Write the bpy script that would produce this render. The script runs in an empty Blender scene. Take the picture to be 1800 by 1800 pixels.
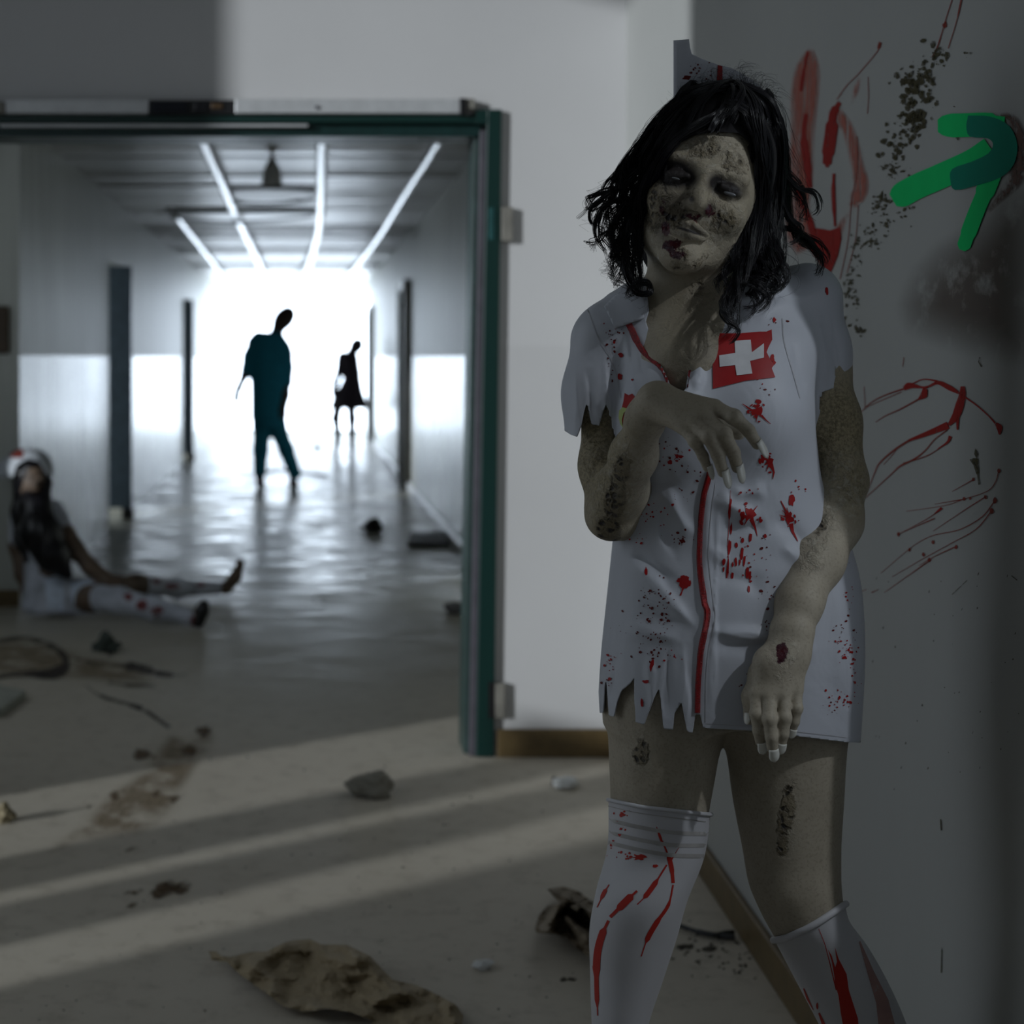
import bpy, bmesh, math, random
import numpy as np
from mathutils import Vector, Matrix, geometry
from mathutils.bvhtree import BVHTree
random.seed(7); rng = np.random.default_rng(7)
SC = bpy.context.scene; COL = SC.collection
PI = math.pi
# ------------------------------------------------------------------ camera, world, lights, exposure
F, CX, CY, H = 2933.0, 530.0, 630.0, 1.25      # focal length (px of the 1800 frame), axis point, lens height
cd = bpy.data.cameras.new('camera'); cam = bpy.data.objects.new('camera', cd); COL.objects.link(cam)
cam.location = (0, 0, H); cam.rotation_euler = (PI/2, 0, 0)
cd.sensor_width = 36; cd.sensor_fit = 'HORIZONTAL'; cd.lens = F/1800*36
cd.shift_x = (900-CX)/1800; cd.shift_y = -(900-CY)/1800
cd.clip_start = .05; cd.clip_end = 200
cd.dof.use_dof = True; cd.dof.focus_distance = 2.1; cd.dof.aperture_fstop = 4.6
SC.camera = cam
SC.view_settings.view_transform = 'Standard'; SC.view_settings.look = 'None'
SC.view_settings.gamma = 1; SC.view_settings.use_curve_mapping = False
SC.view_settings.exposure = 0.0
SC.cycles.use_denoising = True; SC.cycles.max_bounces = 10; SC.cycles.diffuse_bounces = 6
SC.cycles.sample_clamp_indirect = 6
w = bpy.data.worlds.new('sky'); SC.world = w; w.use_nodes = True
w.node_tree.nodes['Background'].inputs[0].default_value = (.80, .90, 1.0, 1)
w.node_tree.nodes['Background'].inputs[1].default_value = 0.9
def lamp(name, kind, loc, aim, energy, color=(1,1,1), **kw):
    l = bpy.data.lights.new(name, kind); l.energy = energy; l.color = color
    for k, v in kw.items(): setattr(l, k, v)
    o = bpy.data.objects.new(name, l); COL.objects.link(o); o.location = loc
    d = Vector(aim)-Vector(loc); o.rotation_euler = d.to_track_quat('-Z', 'Y').to_euler(); return o
lamp('sun', 'SUN', (-6,-4,3), (-6+.8,-4+.6,3-.20), 2.4, (.90, .955, 1), angle=math.radians(1.6))
# added spot beyond the right wall, shining through an unseen slit onto the nurse
lamp('added_spot', 'SPOT', (2.23, .63, 3.0), (.58, 2.12, 1.05), 76, (.86, .93, 1.0), spot_size=math.radians(45), spot_blend=.3, shadow_soft_size=.04)
# ------------------------------------------------------------------ projection helpers
def W(px, py, d): return np.array([(px-CX)*d/F, d, H-(py-CY)*d/F])
D0 = 2.2
def N(px, py, dy=0.0): return W(px, py, D0+dy)
def FL(px, py):                                   # point of the floor seen at a pixel
    d = F*H/(py-CY); return np.array([(px-CX)*d/F, d, 0.0])
def proj(V):
    V = np.asarray(V); return np.stack([CX+V[:,0]*F/V[:,1], CY-(V[:,2]-H)*F/V[:,1]], 1)
# ------------------------------------------------------------------ materials
def lin(r, g, b):
    f = lambda c: (c/255/12.92) if c/255 <= .04045 else ((c/255+.055)/1.055)**2.4
    return (f(r), f(g), f(b), 1)
class NT:
    def __init__(s, name):
        s.m = bpy.data.materials.new(name); s.m.use_nodes = True; s.t = s.m.node_tree
        s.b = s.t.nodes['Principled BSDF']; s.out = s.t.nodes['Material Output']
    def n(s, typ, **kw):
        nd = s.t.nodes.new(typ)
        for k, v in kw.items():
            if isinstance(k, str) and hasattr(nd, k): setattr(nd, k, v)
            else: nd.inputs[k.replace('_', ' ')].default_value = v
        return nd
    def l(s, a, b): s.t.links.new(a, b)
    def co(s, scale=(1,1,1), kind='Object', rot=(0,0,0)):
        tc = s.n('ShaderNodeTexCoord'); mp = s.n('ShaderNodeMapping')
        mp.inputs['Scale'].default_value = scale; mp.inputs['Rotation'].default_value = rot
        s.l(tc.outputs[kind], mp.inputs['Vector']); return mp.outputs[0]
    def noise(s, vec, scale, detail=4, rough=.55, dist=0):
        n = s.n('ShaderNodeTexNoise'); n.inputs['Scale'].default_value = scale; n.inputs['Detail'].default_value = detail
        n.inputs['Roughness'].default_value = rough; n.inputs['Distortion'].default_value = dist
        s.l(vec, n.inputs['Vector']); return n.outputs['Fac']
    def voro(s, vec, scale, feature='F1', rnd=1):
        n = s.n('ShaderNodeTexVoronoi'); n.feature = feature; n.inputs['Scale'].default_value = scale
        n.inputs['Randomness'].default_value = rnd
        s.l(vec, n.inputs['Vector']); return n.outputs['Distance']
    def ramp(s, fac, stops):
        r = s.n('ShaderNodeValToRGB'); e = r.color_ramp.elements
        while len(e) < len(stops): e.new(.5)
        for x, (p, c) in zip(e, stops):
            x.position = p; x.color = c if len(c) == 4 else (*c, 1)
        s.l(fac, r.inputs[0]); return r.outputs[0]
    def mix(s, fac, a, b):
        m = s.n('ShaderNodeMix'); m.data_type = 'RGBA'
        for i, v in ((0, fac), (6, a), (7, b)):
            if hasattr(v, 'default_value') or hasattr(v, 'is_linked'): s.l(v, m.inputs[i])
            else: m.inputs[i].default_value = v
        return m.outputs[2]
    def math(s, op, a, b=0.0):
        m = s.n('ShaderNodeMath'); m.operation = op
        for i, v in ((0, a), (1, b)):
            if hasattr(v, 'is_linked'): s.l(v, m.inputs[i])
            else: m.inputs[i].default_value = v
        return m.outputs[0]
    def attr(s, name):
        a = s.n('ShaderNodeAttribute'); a.attribute_name = name; return a.outputs['Fac']
    def bump(s, h, strength=.3, dist=.01, prev=None):
        b = s.n('ShaderNodeBump'); b.inputs['Strength'].default_value = strength; b.inputs['Distance'].default_value = dist
        s.l(h, b.inputs['Height'])
        if prev is not None: s.l(prev, b.inputs['Normal'])
        s.l(b.outputs[0], s.b.inputs['Normal']); return b.outputs[0]
    def set(s, col=None, rough=None, metal=None, spec=None, sheen=None):
        for key, v in (('Base Color', col), ('Roughness', rough), ('Metallic', metal), ('Specular IOR Level', spec), ('Sheen Weight', sheen)):
            if v is None: continue
            if hasattr(v, 'is_linked'): s.l(v, s.b.inputs[key])
            else: s.b.inputs[key].default_value = v
        return s
def plain(name, col, rough=.6, metal=0, var=.12, scale=20, bump=.1):
    t = NT(name); v = t.co(); n = t.noise(v, scale)
    c2 = tuple(max(0, x*(1-var*2)) for x in col[:3])+(1,)
    c3 = tuple(min(1, x*(1+var)) for x in col[:3])+(1,)
    t.set(t.ramp(n, [(.3, c2), (.7, c3)]), rough, metal)
    if bump: t.bump(t.noise(v, scale*3), bump, .004)
    return t.m
def decal_mat(name, col, alpha=1.0, noise=0.0, scale=40, stretch=(1,1,1), rough=.35, col2=None):
    t = NT(name); v = t.co(stretch); n = t.noise(v, scale, 5, .65)
    t.set(t.mix(n, col, col2 or tuple(x*.6 for x in col[:3])+(1,)), rough)
    t.b.inputs['Specular IOR Level'].default_value = .25
    if alpha < 1 or noise:
        f = t.ramp(n, [(max(0, .5-noise), (0,0,0,1)), (.58-noise*.5, (1,1,1,1))]) if noise else None
        a = t.math('MULTIPLY', t.math('MULTIPLY', f, t.attr('soft')), alpha) if noise else None
        if a is None: t.b.inputs['Alpha'].default_value = alpha
        else: t.l(a, t.b.inputs['Alpha'])
    return t.m
# ------------------------------------------------------------------ object helpers
def link(name, verts, faces, mat, parent=None, smooth=False, kind=None):
    me = bpy.data.meshes.new(name)
    verts = np.asarray(verts, dtype=np.float64)
    if isinstance(faces, np.ndarray): faces = faces.tolist()
    me.from_pydata(verts.tolist(), [], faces); me.update()
    if smooth: me.polygons.foreach_set('use_smooth', np.ones(len(me.polygons), dtype=bool))
    if mat: me.materials.append(mat)
    o = bpy.data.objects.new(name, me); COL.objects.link(o)
    if parent is not None: o.parent = parent; o.matrix_parent_inverse = parent.matrix_basis.inverted()
    if kind: o['kind'] = kind
    return o
def fattr(o, name, vals):
    a = o.data.attributes.new(name, 'FLOAT', 'POINT'); a.data.foreach_set('value', np.asarray(vals, dtype=np.float32))
def tag(o, label=None, cat=None, group=None):
    if label: o['label'] = label
    if cat: o['category'] = cat
    if group: o['group'] = group
    return o
def empty(name, loc, label, cat, group=None):
    o = bpy.data.objects.new(name, None); COL.objects.link(o); o.location = loc; o.empty_display_size = .1
    bpy.context.view_layer.update()
    return tag(o, label, cat, group)
class MB:
    def __init__(s): s.v = []; s.f = []
    def box(s, x0, x1, y0, y1, z0, z1):
        n = len(s.v)
        s.v += [(x,y,z) for z in (z0,z1) for y in (y0,y1) for x in (x0,x1)]
        s.f += [tuple(n+i for i in q) for q in ((0,2,3,1),(4,5,7,6),(0,1,5,4),(2,6,7,3),(0,4,6,2),(1,3,7,5))]; return s
    def hexa(s, lo, hi):                          # eight corners: lower four, upper four
        n = len(s.v); s.v += [tuple(p) for p in lo]+[tuple(p) for p in hi]
        s.f += [tuple(n+i for i in q) for q in ((3,2,1,0),(4,5,6,7),(0,1,5,4),(1,2,6,5),(2,3,7,6),(3,0,4,7))]; return s
    def tube(s, pts, r, sides=8, cap=True):
        pts = np.asarray(pts, float); m = len(pts); r = np.broadcast_to(r, (m,)); n = len(s.v)
        T = np.gradient(pts, axis=0); T /= np.linalg.norm(T, axis=1)[:,None]+1e-12
        up = np.array([0,0,1.0]) if abs(T[0][2]) < .9 else np.array([1.0,0,0])
        for i in range(m):
            a = np.cross(T[i], up); a /= np.linalg.norm(a)+1e-12; b = np.cross(T[i], a)
            for k in range(sides):
                t = 2*PI*k/sides; s.v.append(tuple(pts[i]+r[i]*(math.cos(t)*a+math.sin(t)*b)))
        for i in range(m-1):
            for k in range(sides):
                k2 = (k+1) % sides; s.f.append((n+i*sides+k, n+i*sides+k2, n+(i+1)*sides+k2, n+(i+1)*sides+k))
        if cap: s.f += [tuple(n+k for k in range(sides))[::-1], tuple(n+(m-1)*sides+k for k in range(sides))]
        return s
    def build(s, name, mat, parent=None, bevel=0, smooth=False, kind=None):
        o = link(name, s.v, s.f, mat, parent, smooth, kind)
        if bevel:
            b = o.modifiers.new('bevel', 'BEVEL'); b.width = bevel; b.segments = 2; b.limit_method = 'ANGLE'
        return o
# ------------------------------------------------------------------ implicit surfaces (smooth unions meshed with surface nets)
class Field:
    def __init__(s): s.p = []
    def add(s, fn, lo, hi, k=.01, op='u'): s.p.append((fn, np.minimum(lo, hi), np.maximum(lo, hi), k, op)); return s
    def cap(s, a, b, ra, rb=None, k=.01, op='u'):
        a = np.asarray(a, float); b = np.asarray(b, float); rb = ra if rb is None else rb; R = max(ra, rb); ab = b-a; L = ab@ab+1e-12
        def fn(P):
            t = np.clip((P-a)@ab/L, 0, 1); return np.linalg.norm(P-a-t[:,None]*ab, axis=1)-(ra+(rb-ra)*t)
        return s.add(fn, np.minimum(a,b)-R, np.maximum(a,b)+R, k, op)
    def chain(s, pts, rs, k=.01, op='u'):
        for i in range(len(pts)-1): s.cap(pts[i], pts[i+1], rs[i], rs[i+1], k, op)
        return s
    def ell(s, c, r, k=.01, op='u', R=None):
        c = np.asarray(c, float); r = np.broadcast_to(np.asarray(r, float), (3,)).copy(); M = np.eye(3) if R is None else np.asarray(R, float)
        def fn(P):
            q = (P-c)@M; k0 = np.linalg.norm(q/r, axis=1); k1 = np.linalg.norm(q/(r*r), axis=1)+1e-9
            return np.where(k0 < 1e-4, -r.min(), k0*(k0-1)/k1)
        m = r.max(); return s.add(fn, c-m, c+m, k, op)
    def loft(s, rows, d0, k=.02, n=2.2, off=0.0, zr=None):   # rows: (py, pxL, pxR, dy, ry)
        R = np.array(rows, float); d = d0+R[:,3]; z = H-(R[:,0]-CY)*d/F
        A = np.stack([((R[:,1]+R[:,2])/2-CX)*d/F, d, (R[:,2]-R[:,1])/2*d/F+off, R[:,4]+off], 1)
        o = np.argsort(z); z = z[o]; A = A[o]
        g = np.gradient(A, z, axis=0); zz = np.linspace(z[0], z[-1], 240); i = np.clip(np.searchsorted(z, zz)-1, 0, len(z)-2)
        h = (z[i+1]-z[i])[:,None]; t = ((zz-z[i])[:,None])/h
        D = (2*t**3-3*t**2+1)*A[i]+(t**3-2*t**2+t)*h*g[i]+(-2*t**3+3*t**2)*A[i+1]+(t**3-t**2)*h*g[i+1]
        z0, z1 = (z[0], z[-1]) if zr is None else zr
        def fn(P):
            q = [np.interp(P[:,2], zz, D[:,j]) for j in range(4)]
            x = np.abs(P[:,0]-q[0]); y = np.abs(P[:,1]-q[1])
            e = ((x/q[2])**n+(y/q[3])**n)**(1/n); L = np.hypot(x, y)
            dd = np.where(e > .05, L*(1-1/np.maximum(e, .05)), -np.minimum(q[2], q[3]))
            return np.maximum(dd, np.maximum(P[:,2]-z1, z0-P[:,2]))
        lo = np.array([(D[:,0]-D[:,2]).min(), (D[:,1]-D[:,3]).min(), z0]); hi = np.array([(D[:,0]+D[:,2]).max(), (D[:,1]+D[:,3]).max(), z1])
        return s.add(fn, lo, hi, k)
    def ev(s, P, m=.045):
        d = np.full(len(P), 1.0)
        for fn, lo, hi, k, op in s.p:
            g = m+k; i = np.nonzero(((P > lo-g) & (P < hi+g)).all(1))[0]
            if not len(i): continue
            b = fn(P[i]); a = d[i]
            if op == 'u': h = np.maximum(k-np.abs(a-b), 0)/k; d[i] = np.minimum(a, b)-h*h*k*.25
            else: b = -b; h = np.maximum(k-np.abs(a-b), 0)/k; d[i] = np.maximum(a, b)+h*h*k*.25
        return d
    def mesh(s, h, lo=None, hi=None, skip=()):
        L = np.min([p[1] for p in s.p if p[4] == 'u'], 0)-.02 if lo is None else np.asarray(lo, float)
        U = np.max([p[2] for p in s.p if p[4] == 'u'], 0)+.02 if hi is None else np.asarray(hi, float)
        B = 8; nb = np.ceil((U-L)/(h*B)).astype(int)+1; n = nb*B
        m = max(.045, h*B*1.2)
        bi = np.stack(np.meshgrid(*[np.arange(x) for x in nb], indexing='ij'), -1).reshape(-1, 3)
        c = L+(bi*B+(B-1)/2)*h; cv = s.ev(c.astype(float), m)
        near = np.abs(cv) < h*B*1.15
        V = np.repeat(np.repeat(np.repeat(np.where(cv > 0, 1., -1.).reshape(nb), B, 0), B, 1), B, 2).astype(np.float32)
        o = np.stack(np.meshgrid(*[np.arange(B)]*3, indexing='ij'), -1).reshape(-1, 3)
        bb = bi[near]
        for q in range(0, len(bb), 800):
            idx = (bb[q:q+800, None, :]*B+o[None]).reshape(-1, 3)
            V[idx[:,0], idx[:,1], idx[:,2]] = s.ev(L+idx*h, m)
        S = V < 0
        cnt = np.zeros(tuple(n-1), np.int8)
        for dx in (0,1):
            for dy in (0,1):
                for dz in (0,1): cnt += S[dx:n[0]-1+dx, dy:n[1]-1+dy, dz:n[2]-1+dz]
        I = np.stack(np.nonzero((cnt > 0) & (cnt < 8)), 1)
        if len(skip):
            C = L+(I+.5)*h; kp = np.ones(len(I), bool)
            for a, b in skip: kp &= ~((C > a) & (C < b)).all(1)
            I = I[kp]
        acc = np.zeros((len(I), 3)); ne = np.zeros(len(I))
        cr = [(a,b,c) for a in (0,1) for b in (0,1) for c in (0,1)]
        val = {q: V[I[:,0]+q[0], I[:,1]+q[1], I[:,2]+q[2]].astype(float) for q in cr}
        for a in cr:
            for ax in range(3):
                if a[ax]: continue
                b = list(a); b[ax] = 1; b = tuple(b); va, vb = val[a], val[b]; x = (va < 0) != (vb < 0)
                t = np.where(x, va/np.where(x, va-vb, 1), 0); p = np.tile(np.array(a, float), (len(I), 1)); p[:, ax] = t
                acc += p*x[:, None]; ne += x
        verts = L+(I+acc/np.maximum(ne, 1)[:, None])*h
        vid = np.full(tuple(n-1), -1, np.int32); vid[I[:,0], I[:,1], I[:,2]] = np.arange(len(I))
        quads = []
        for ax in range(3):
            u, w_ = [(1,2),(2,0),(0,1)][ax]
            sl0 = [slice(1, None)]*3; sl1 = [slice(1, None)]*3; sl0[ax] = slice(0, -1); sl1[ax] = slice(1, None)
            A, Bb = S[tuple(sl0)], S[tuple(sl1)]
            E = np.stack(np.nonzero(A != Bb), 1)
            if not len(E): continue
            fl = A[E[:,0], E[:,1], E[:,2]]
            E = E+1; E[:, ax] -= 1
            E_ok = (E < (n-1)).all(1); E = E[E_ok]; fl = fl[E_ok]
            def at(du, dw):
                e = E.copy(); e[:, u] -= du; e[:, w_] -= dw; return vid[e[:,0], e[:,1], e[:,2]]
            q = np.stack([at(1,1), at(0,1), at(0,0), at(1,0)], 1); q[~fl] = q[~fl][:, ::-1]
            quads.append(q[(q >= 0).all(1)])
        return verts, np.concatenate(quads)
def tris(q): return np.concatenate([q[:, [0,1,2]], q[:, [0,2,3]]])
def clip(V, T, g):                                  # keep where g < 0, cutting triangles on the line g = 0
    V = V.tolist(); g = list(map(float, g)); out = []; cut = {}
    def c(a, b):
        key = (a, b) if a < b else (b, a)
        if key not in cut:
            t = g[a]/(g[a]-g[b]); cut[key] = len(V); V.append([V[a][i]+(V[b][i]-V[a][i])*t for i in range(3)])
        return cut[key]
    G = np.asarray(g) < 0; k = G[T].sum(1); out = T[k == 3].tolist()
    for t in T[(k == 1) | (k == 2)].tolist():
        ins = [G[i] for i in t]
        while not (ins[0] and not ins[2]): t = t[1:]+t[:1]; ins = ins[1:]+ins[:1]
        a, b, d = t
        if ins[1]: e, f = c(b, d), c(a, d); out += [[a, b, e], [a, e, f]]
        else: e, f = c(a, b), c(a, d); out.append([a, e, f])
    V = np.array(V); T = np.array(out); used = np.unique(T); m = np.full(len(V), -1); m[used] = np.arange(len(used))
    return V[used], m[T]
# ------------------------------------------------------------------ flat marks laid on a surface (seen from the lens, lying on the real surface)
def bvh(*objs):
    vs, fs = [], []
    for o in objs:
        n = len(vs); M = o.matrix_world
        vs += [M @ v.co for v in o.data.vertices]; fs += [[n+i for i in p.vertices] for p in o.data.polygons]
    return BVHTree.FromPolygons(vs, fs)
ORG = Vector((0, 0, H))
def hit(bv, px, py):
    d = Vector(((px-CX)/F, 1, -(py-CY)/F)).normalized(); h = bv.ray_cast(ORG, d)
    return None if h[0] is None else (np.array(h[0]), np.array(h[1]))
def sdpoly(P, poly):                               # signed distance to a polygon, negative inside
    poly = np.asarray(poly, float); d = np.full(len(P), 1e9); ins = np.zeros(len(P), bool)
    for i in range(len(poly)):
        a, b = poly[i], poly[(i+1) % len(poly)]; e = b-a; w_ = P-a; t = np.clip(w_@e/(e@e+1e-12), 0, 1)
        d = np.minimum(d, np.linalg.norm(w_-t[:,None]*e, axis=1))
        c = ((a[1] > P[:,1]) != (b[1] > P[:,1])); x = (b[0]-a[0])*(P[:,1]-a[1])/((b[1]-a[1]) or 1e-9)+a[0]
        ins ^= c & (P[:,0] < x)
    return np.where(ins, -d, d)
def decal_geo(polys, bv, step=6, off=.0008, soft=0):
    V, Fc, S = [], [], []
    for poly in polys:
        P = np.asarray(poly, float)
        dens = []
        for i in range(len(P)):
            a, b = P[i], P[(i+1) % len(P)]; k = max(1, int(np.hypot(*(b-a))/step))
            dens += [a+(b-a)*j/k for j in range(k)]
        lo, hi = P.min(0), P.max(0); n = len(dens)
        pts = [Vector(p) for p in dens]
        for x in np.arange(lo[0]+step/2, hi[0], step):
            for y in np.arange(lo[1]+step/2, hi[1], step): pts.append(Vector((x+.01*random.random(), y+.01*random.random())))
        r = geometry.delaunay_2d_cdt(pts, [], [list(range(n))], 1, 1e-4)
        base = len(V); mp = {}
        hs = [hit(bv, p.x, p.y) for p in r[0]]
        sf = np.clip(-sdpoly(np.array([(p.x, p.y) for p in r[0]]), P)/soft, 0, 1) if soft else np.ones(len(r[0]))
        for i, h in enumerate(hs):
            if h is None: continue
            S.append(sf[i])
            p, nn = h
            to = np.array(ORG)-p; to /= np.linalg.norm(to)
            if nn@to < 0: nn = -nn
            mp[i] = len(V); V.append(p+nn*off)
        for f in r[2]:
            if all(i in mp for i in f):
                q = [V[mp[i]] for i in f]
                if max(np.linalg.norm(q[0]-q[1]), np.linalg.norm(q[0]-q[-1])) < .25: Fc.append([mp[i] for i in f])
    # face the viewer
    for i, f in enumerate(Fc):
        a, b, c = (V[j] for j in f[:3])
        if np.cross(b-a, c-a)@(np.array(ORG)-a) < 0: Fc[i] = f[::-1]
    return V, Fc, S
def decal(name, polys, bv, mat, parent=None, step=6, off=.0008, kind=None, soft=0):
    V, Fc, S = decal_geo(polys, bv, step, off, soft)
    o = link(name, V, Fc, mat, parent, True, kind); fattr(o, 'soft', S); return o
def stroke(pts, w):                                # a band along a polyline as a polygon
    P = np.asarray(pts, float); w = np.broadcast_to(np.asarray(w, float), (len(P),))
    T = np.gradient(P, axis=0); T /= np.linalg.norm(T, axis=1)[:, None]+1e-9; Nn = np.stack([-T[:,1], T[:,0]], 1)
    return np.concatenate([P+Nn*w[:,None]/2, (P-Nn*w[:,None]/2)[::-1]])
def spline(pts, n=6):
    P = np.asarray(pts, float); t = np.arange(len(P)); g = np.gradient(P, axis=0); out = []
    for i in range(len(P)-1):
        for u in np.arange(n)/n:
            out.append((2*u**3-3*u**2+1)*P[i]+(u**3-2*u**2+u)*g[i]+(-2*u**3+3*u**2)*P[i+1]+(u**3-u**2)*g[i+1])
    return np.array(out+[P[-1]])
def blob(x, y, rx, ry=None, n=11, j=.3, rot=0.0):
    ry = ry or rx; out = []
    for i in range(n):
        a = 2*PI*i/n; r = 1+random.uniform(-j, j); p = (rx*r*math.cos(a), ry*r*math.sin(a))
        out.append((x+p[0]*math.cos(rot)-p[1]*math.sin(rot), y+p[0]*math.sin(rot)+p[1]*math.cos(rot)))
    return out
def solid(o, t, off=0):
    m = o.modifiers.new('thickness', 'SOLIDIFY'); m.thickness = t; m.offset = off; return o
# ------------------------------------------------------------------ the setting
def wall_paint(name, col, dado=None, gloss=.3, streak=0.0, upper=.78):
    t = NT(name); v = t.co(); n = t.noise(v, 1.3, 5); n2 = t.noise(t.co((6, 6, .35)), 2.2, 5, .6); n3 = t.noise(v, 60, 3)
    dk = tuple(c*.80 for c in col[:3])+(1,)
    c = t.mix(n, dk, col)
    if streak: c = t.mix(t.math('MULTIPLY', t.ramp(n2, [(.42, (0,0,0,1)), (.62, (1,1,1,1))]), streak), c, tuple(x*.45 for x in col[:3])+(1,))
    r = .75
    if dado:
        sp = t.n('ShaderNodeSeparateXYZ'); t.l(v, sp.inputs[0])
        below = t.math('LESS_THAN', sp.outputs[2], dado)
        c = t.mix(t.math('MULTIPLY', below, .10), c, tuple(x*.55 for x in col[:3])+(1,))
        r = t.math('SUBTRACT', upper, t.math('MULTIPLY', below, t.math('SUBTRACT', upper-gloss, t.math('MULTIPLY', n2, .12))))
    t.set(c, r); bp = t.bump(n3, .06, .003)
    if streak: t.bump(n2, .10, .02, bp)
    return t.m
M_wall = wall_paint('wall_paint', (.58, .575, .575, 1), 1.29, .5)
M_side = wall_paint('side_wall_paint', (.425, .43, .415, 1), 1.10, .55)
M_corr = wall_paint('corridor_paint', (.60, .62, .57, 1), 1.265, .20, .35, .46)
M_dim = plain('plaster', (.42, .42, .40, 1), .8)
def floor_mat():
    t = NT('worn_floor'); v = t.co(); n1 = t.noise(v, 1.1, 6, .6); n2 = t.noise(v, 14, 6, .7); n3 = t.noise(v, 140, 3); nb = t.noise(t.co((1.6, 4.5, 1)), 1.7, 5, .6)
    sp = t.n('ShaderNodeSeparateXYZ'); t.l(v, sp.inputs[0])
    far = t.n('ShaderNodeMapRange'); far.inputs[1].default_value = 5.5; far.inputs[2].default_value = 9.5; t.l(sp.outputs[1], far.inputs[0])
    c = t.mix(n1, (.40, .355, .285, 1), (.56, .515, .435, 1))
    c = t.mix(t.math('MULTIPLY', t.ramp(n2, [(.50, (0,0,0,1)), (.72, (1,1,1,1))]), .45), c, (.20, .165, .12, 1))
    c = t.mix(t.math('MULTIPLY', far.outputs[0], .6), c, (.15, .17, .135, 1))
    gl = t.ramp(nb, [(.38, (.20,)*3+(1,)), (.62, (.50,)*3+(1,))])
    r = t.mix(far.outputs[0], (.62, .62, .62, 1), gl)
    t.set(c, r); b = t.bump(n3, .15, .002); t.bump(nb, .12, .02, b)
    return t.m
M_floor = floor_mat()
def struct(name, mb, mat, **k): o = mb.build(name, mat, **k); o['kind'] = 'structure'; return o
floor = struct('floor', MB().box(-2.5, 1.5, -1.5, 29, -.12, 0), M_floor)
# room the photograph was taken in
def xr(y): return 1.02-.036*(5.24-y)              # inner face of the right wall
def rw(mb, y0, y1, z0, z1, t=.08): return mb.hexa([(xr(y0),y0,z0),(xr(y0)+t,y0,z0),(xr(y1)+t,y1,z0),(xr(y1),y1,z0)], [(xr(y0),y0,z1),(xr(y0)+t,y0,z1),(xr(y1)+t,y1,z1),(xr(y1),y1,z1)])
mb = MB(); rw(mb, -1.5, 1.69, 0, 3.3, .05); rw(mb, 1.915, 5.24, 0, 3.3, .05); rw(mb, 1.69, 1.915, 0, .80, .05); rw(mb, 1.69, 1.915, 1.92, 3.3, .05)  # unseen slit shaped so the added spot falls only on the nurse
wall_right = struct('wall_right', mb, M_side)
mb = MB().box(-2.3, -2.2, -1.5, 1.76, 0, 3.3).box(-2.3, -2.2, 3.76, 5.3, 0, 3.3).box(-2.3, -2.2, 1.76, 3.76, 0, .15).box(-2.3, -2.2, 1.76, 3.76, 3.2, 3.3)
struct('wall_left', mb, M_dim)
mb = MB()
for a, b in ((1.76, 2.06), (2.35, 2.63), (2.76, 3.04)): mb.box(-2.27, -2.23, a, b, .15, .86 if a > 2.7 else 1.1)
struct('window_1', mb, M_dim)
struct('wall_rear', MB().box(-2.3, -1.3, -1.6, -1.5, 0, 3.3).box(-.1, 1.2, -1.6, -1.5, 0, 3.3).box(-1.3, -.1, -1.6, -1.5, 0, 1.2).box(-1.3, -.1, -1.6, -1.5, 2.3, 3.3), M_dim)  # opening behind the camera added to let in frontal fill light
struct('ceiling', MB().box(-2.4, 1.3, -1.6, 5.44, 3.3, 3.45), M_dim)
wall_back = struct('wall_back', MB().box(.60, 1.25, 5.24, 5.42, 0, 3.3).box(-2.3, .60, 5.24, 5.42, 2.0, 3.3).box(-2.3, -1.62, 5.24, 5.42, 0, 2.0), M_wall)
M_base = plain('ochre_skirting', (.125, .085, .035, 1), .45)
struct('baseboard_back', MB().box(.612, xr(5.2), 5.222, 5.24, 0, .088), M_base, bevel=.004)
mb = MB(); rw(mb, 1.7, 5.22, 0, .082, .001)
mb = MB().hexa([(xr(y)-o,y,0) for y,o in ((1.2,.016),(1.2,0),(5.222,0),(5.222,.016))], [(xr(y)-o,y,.08) for y,o in ((1.2,.016),(1.2,0),(5.222,0),(5.222,.016))])
struct('baseboard_right', mb, M_base, bevel=.004)
# green door frame (it leans a little) and what is fixed to it
M_green = NT('green_gloss_paint').set((.0, .022, .018, 1), .42); M_green = M_green.m
M_dgreen = plain('dark_green_reveal', (.006, .028, .026, 1), .35, var=.1)
M_gask = plain('grey_gasket', (.075, .07, .085, 1), .45)
M_black = plain('black_plastic', (.008, .008, .009, 1), .4)
M_alu = plain('brushed_aluminium', (.56, .57, .58, 1), .42, .35, .05)
Yf = 5.215
def quad(mb, x0t, x1t, x0b, x1b, zt, zb, y0, y1): return mb.hexa([(x0b,y0,zb),(x1b,y0,zb),(x1b,y1,zb),(x0b,y1,zb)], [(x0t,y0,zt),(x1t,y0,zt),(x1t,y1,zt),(x0t,y1,zt)])
px = lambda x, d=5.22: (x-CX)*d/F
pz = lambda y, d=5.22: H-(y-CY)*d/F
mb = MB(); quad(mb, px(856), px(882), px(836), px(868), pz(193), .004, Yf, 5.45); mb.box(px(835), px(882), Yf+.001, 5.25, pz(218), pz(193)+.001); mb.box(-1.66, px(858), Yf, 5.45, pz(216), pz(203))
door = struct('door_1', mb, M_green, bevel=.003)
mb = MB(); mb.box(-1.62, px(846), Yf+.03, 5.43, pz(238), pz(216)); mb.build('header_reveal', M_dgreen, door)
mb = MB(); quad(mb, px(845), px(857), px(826), px(837), pz(228), .003, Yf+.016, 5.30); mb.build('gasket', M_gask, door, bevel=.002)
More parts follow.
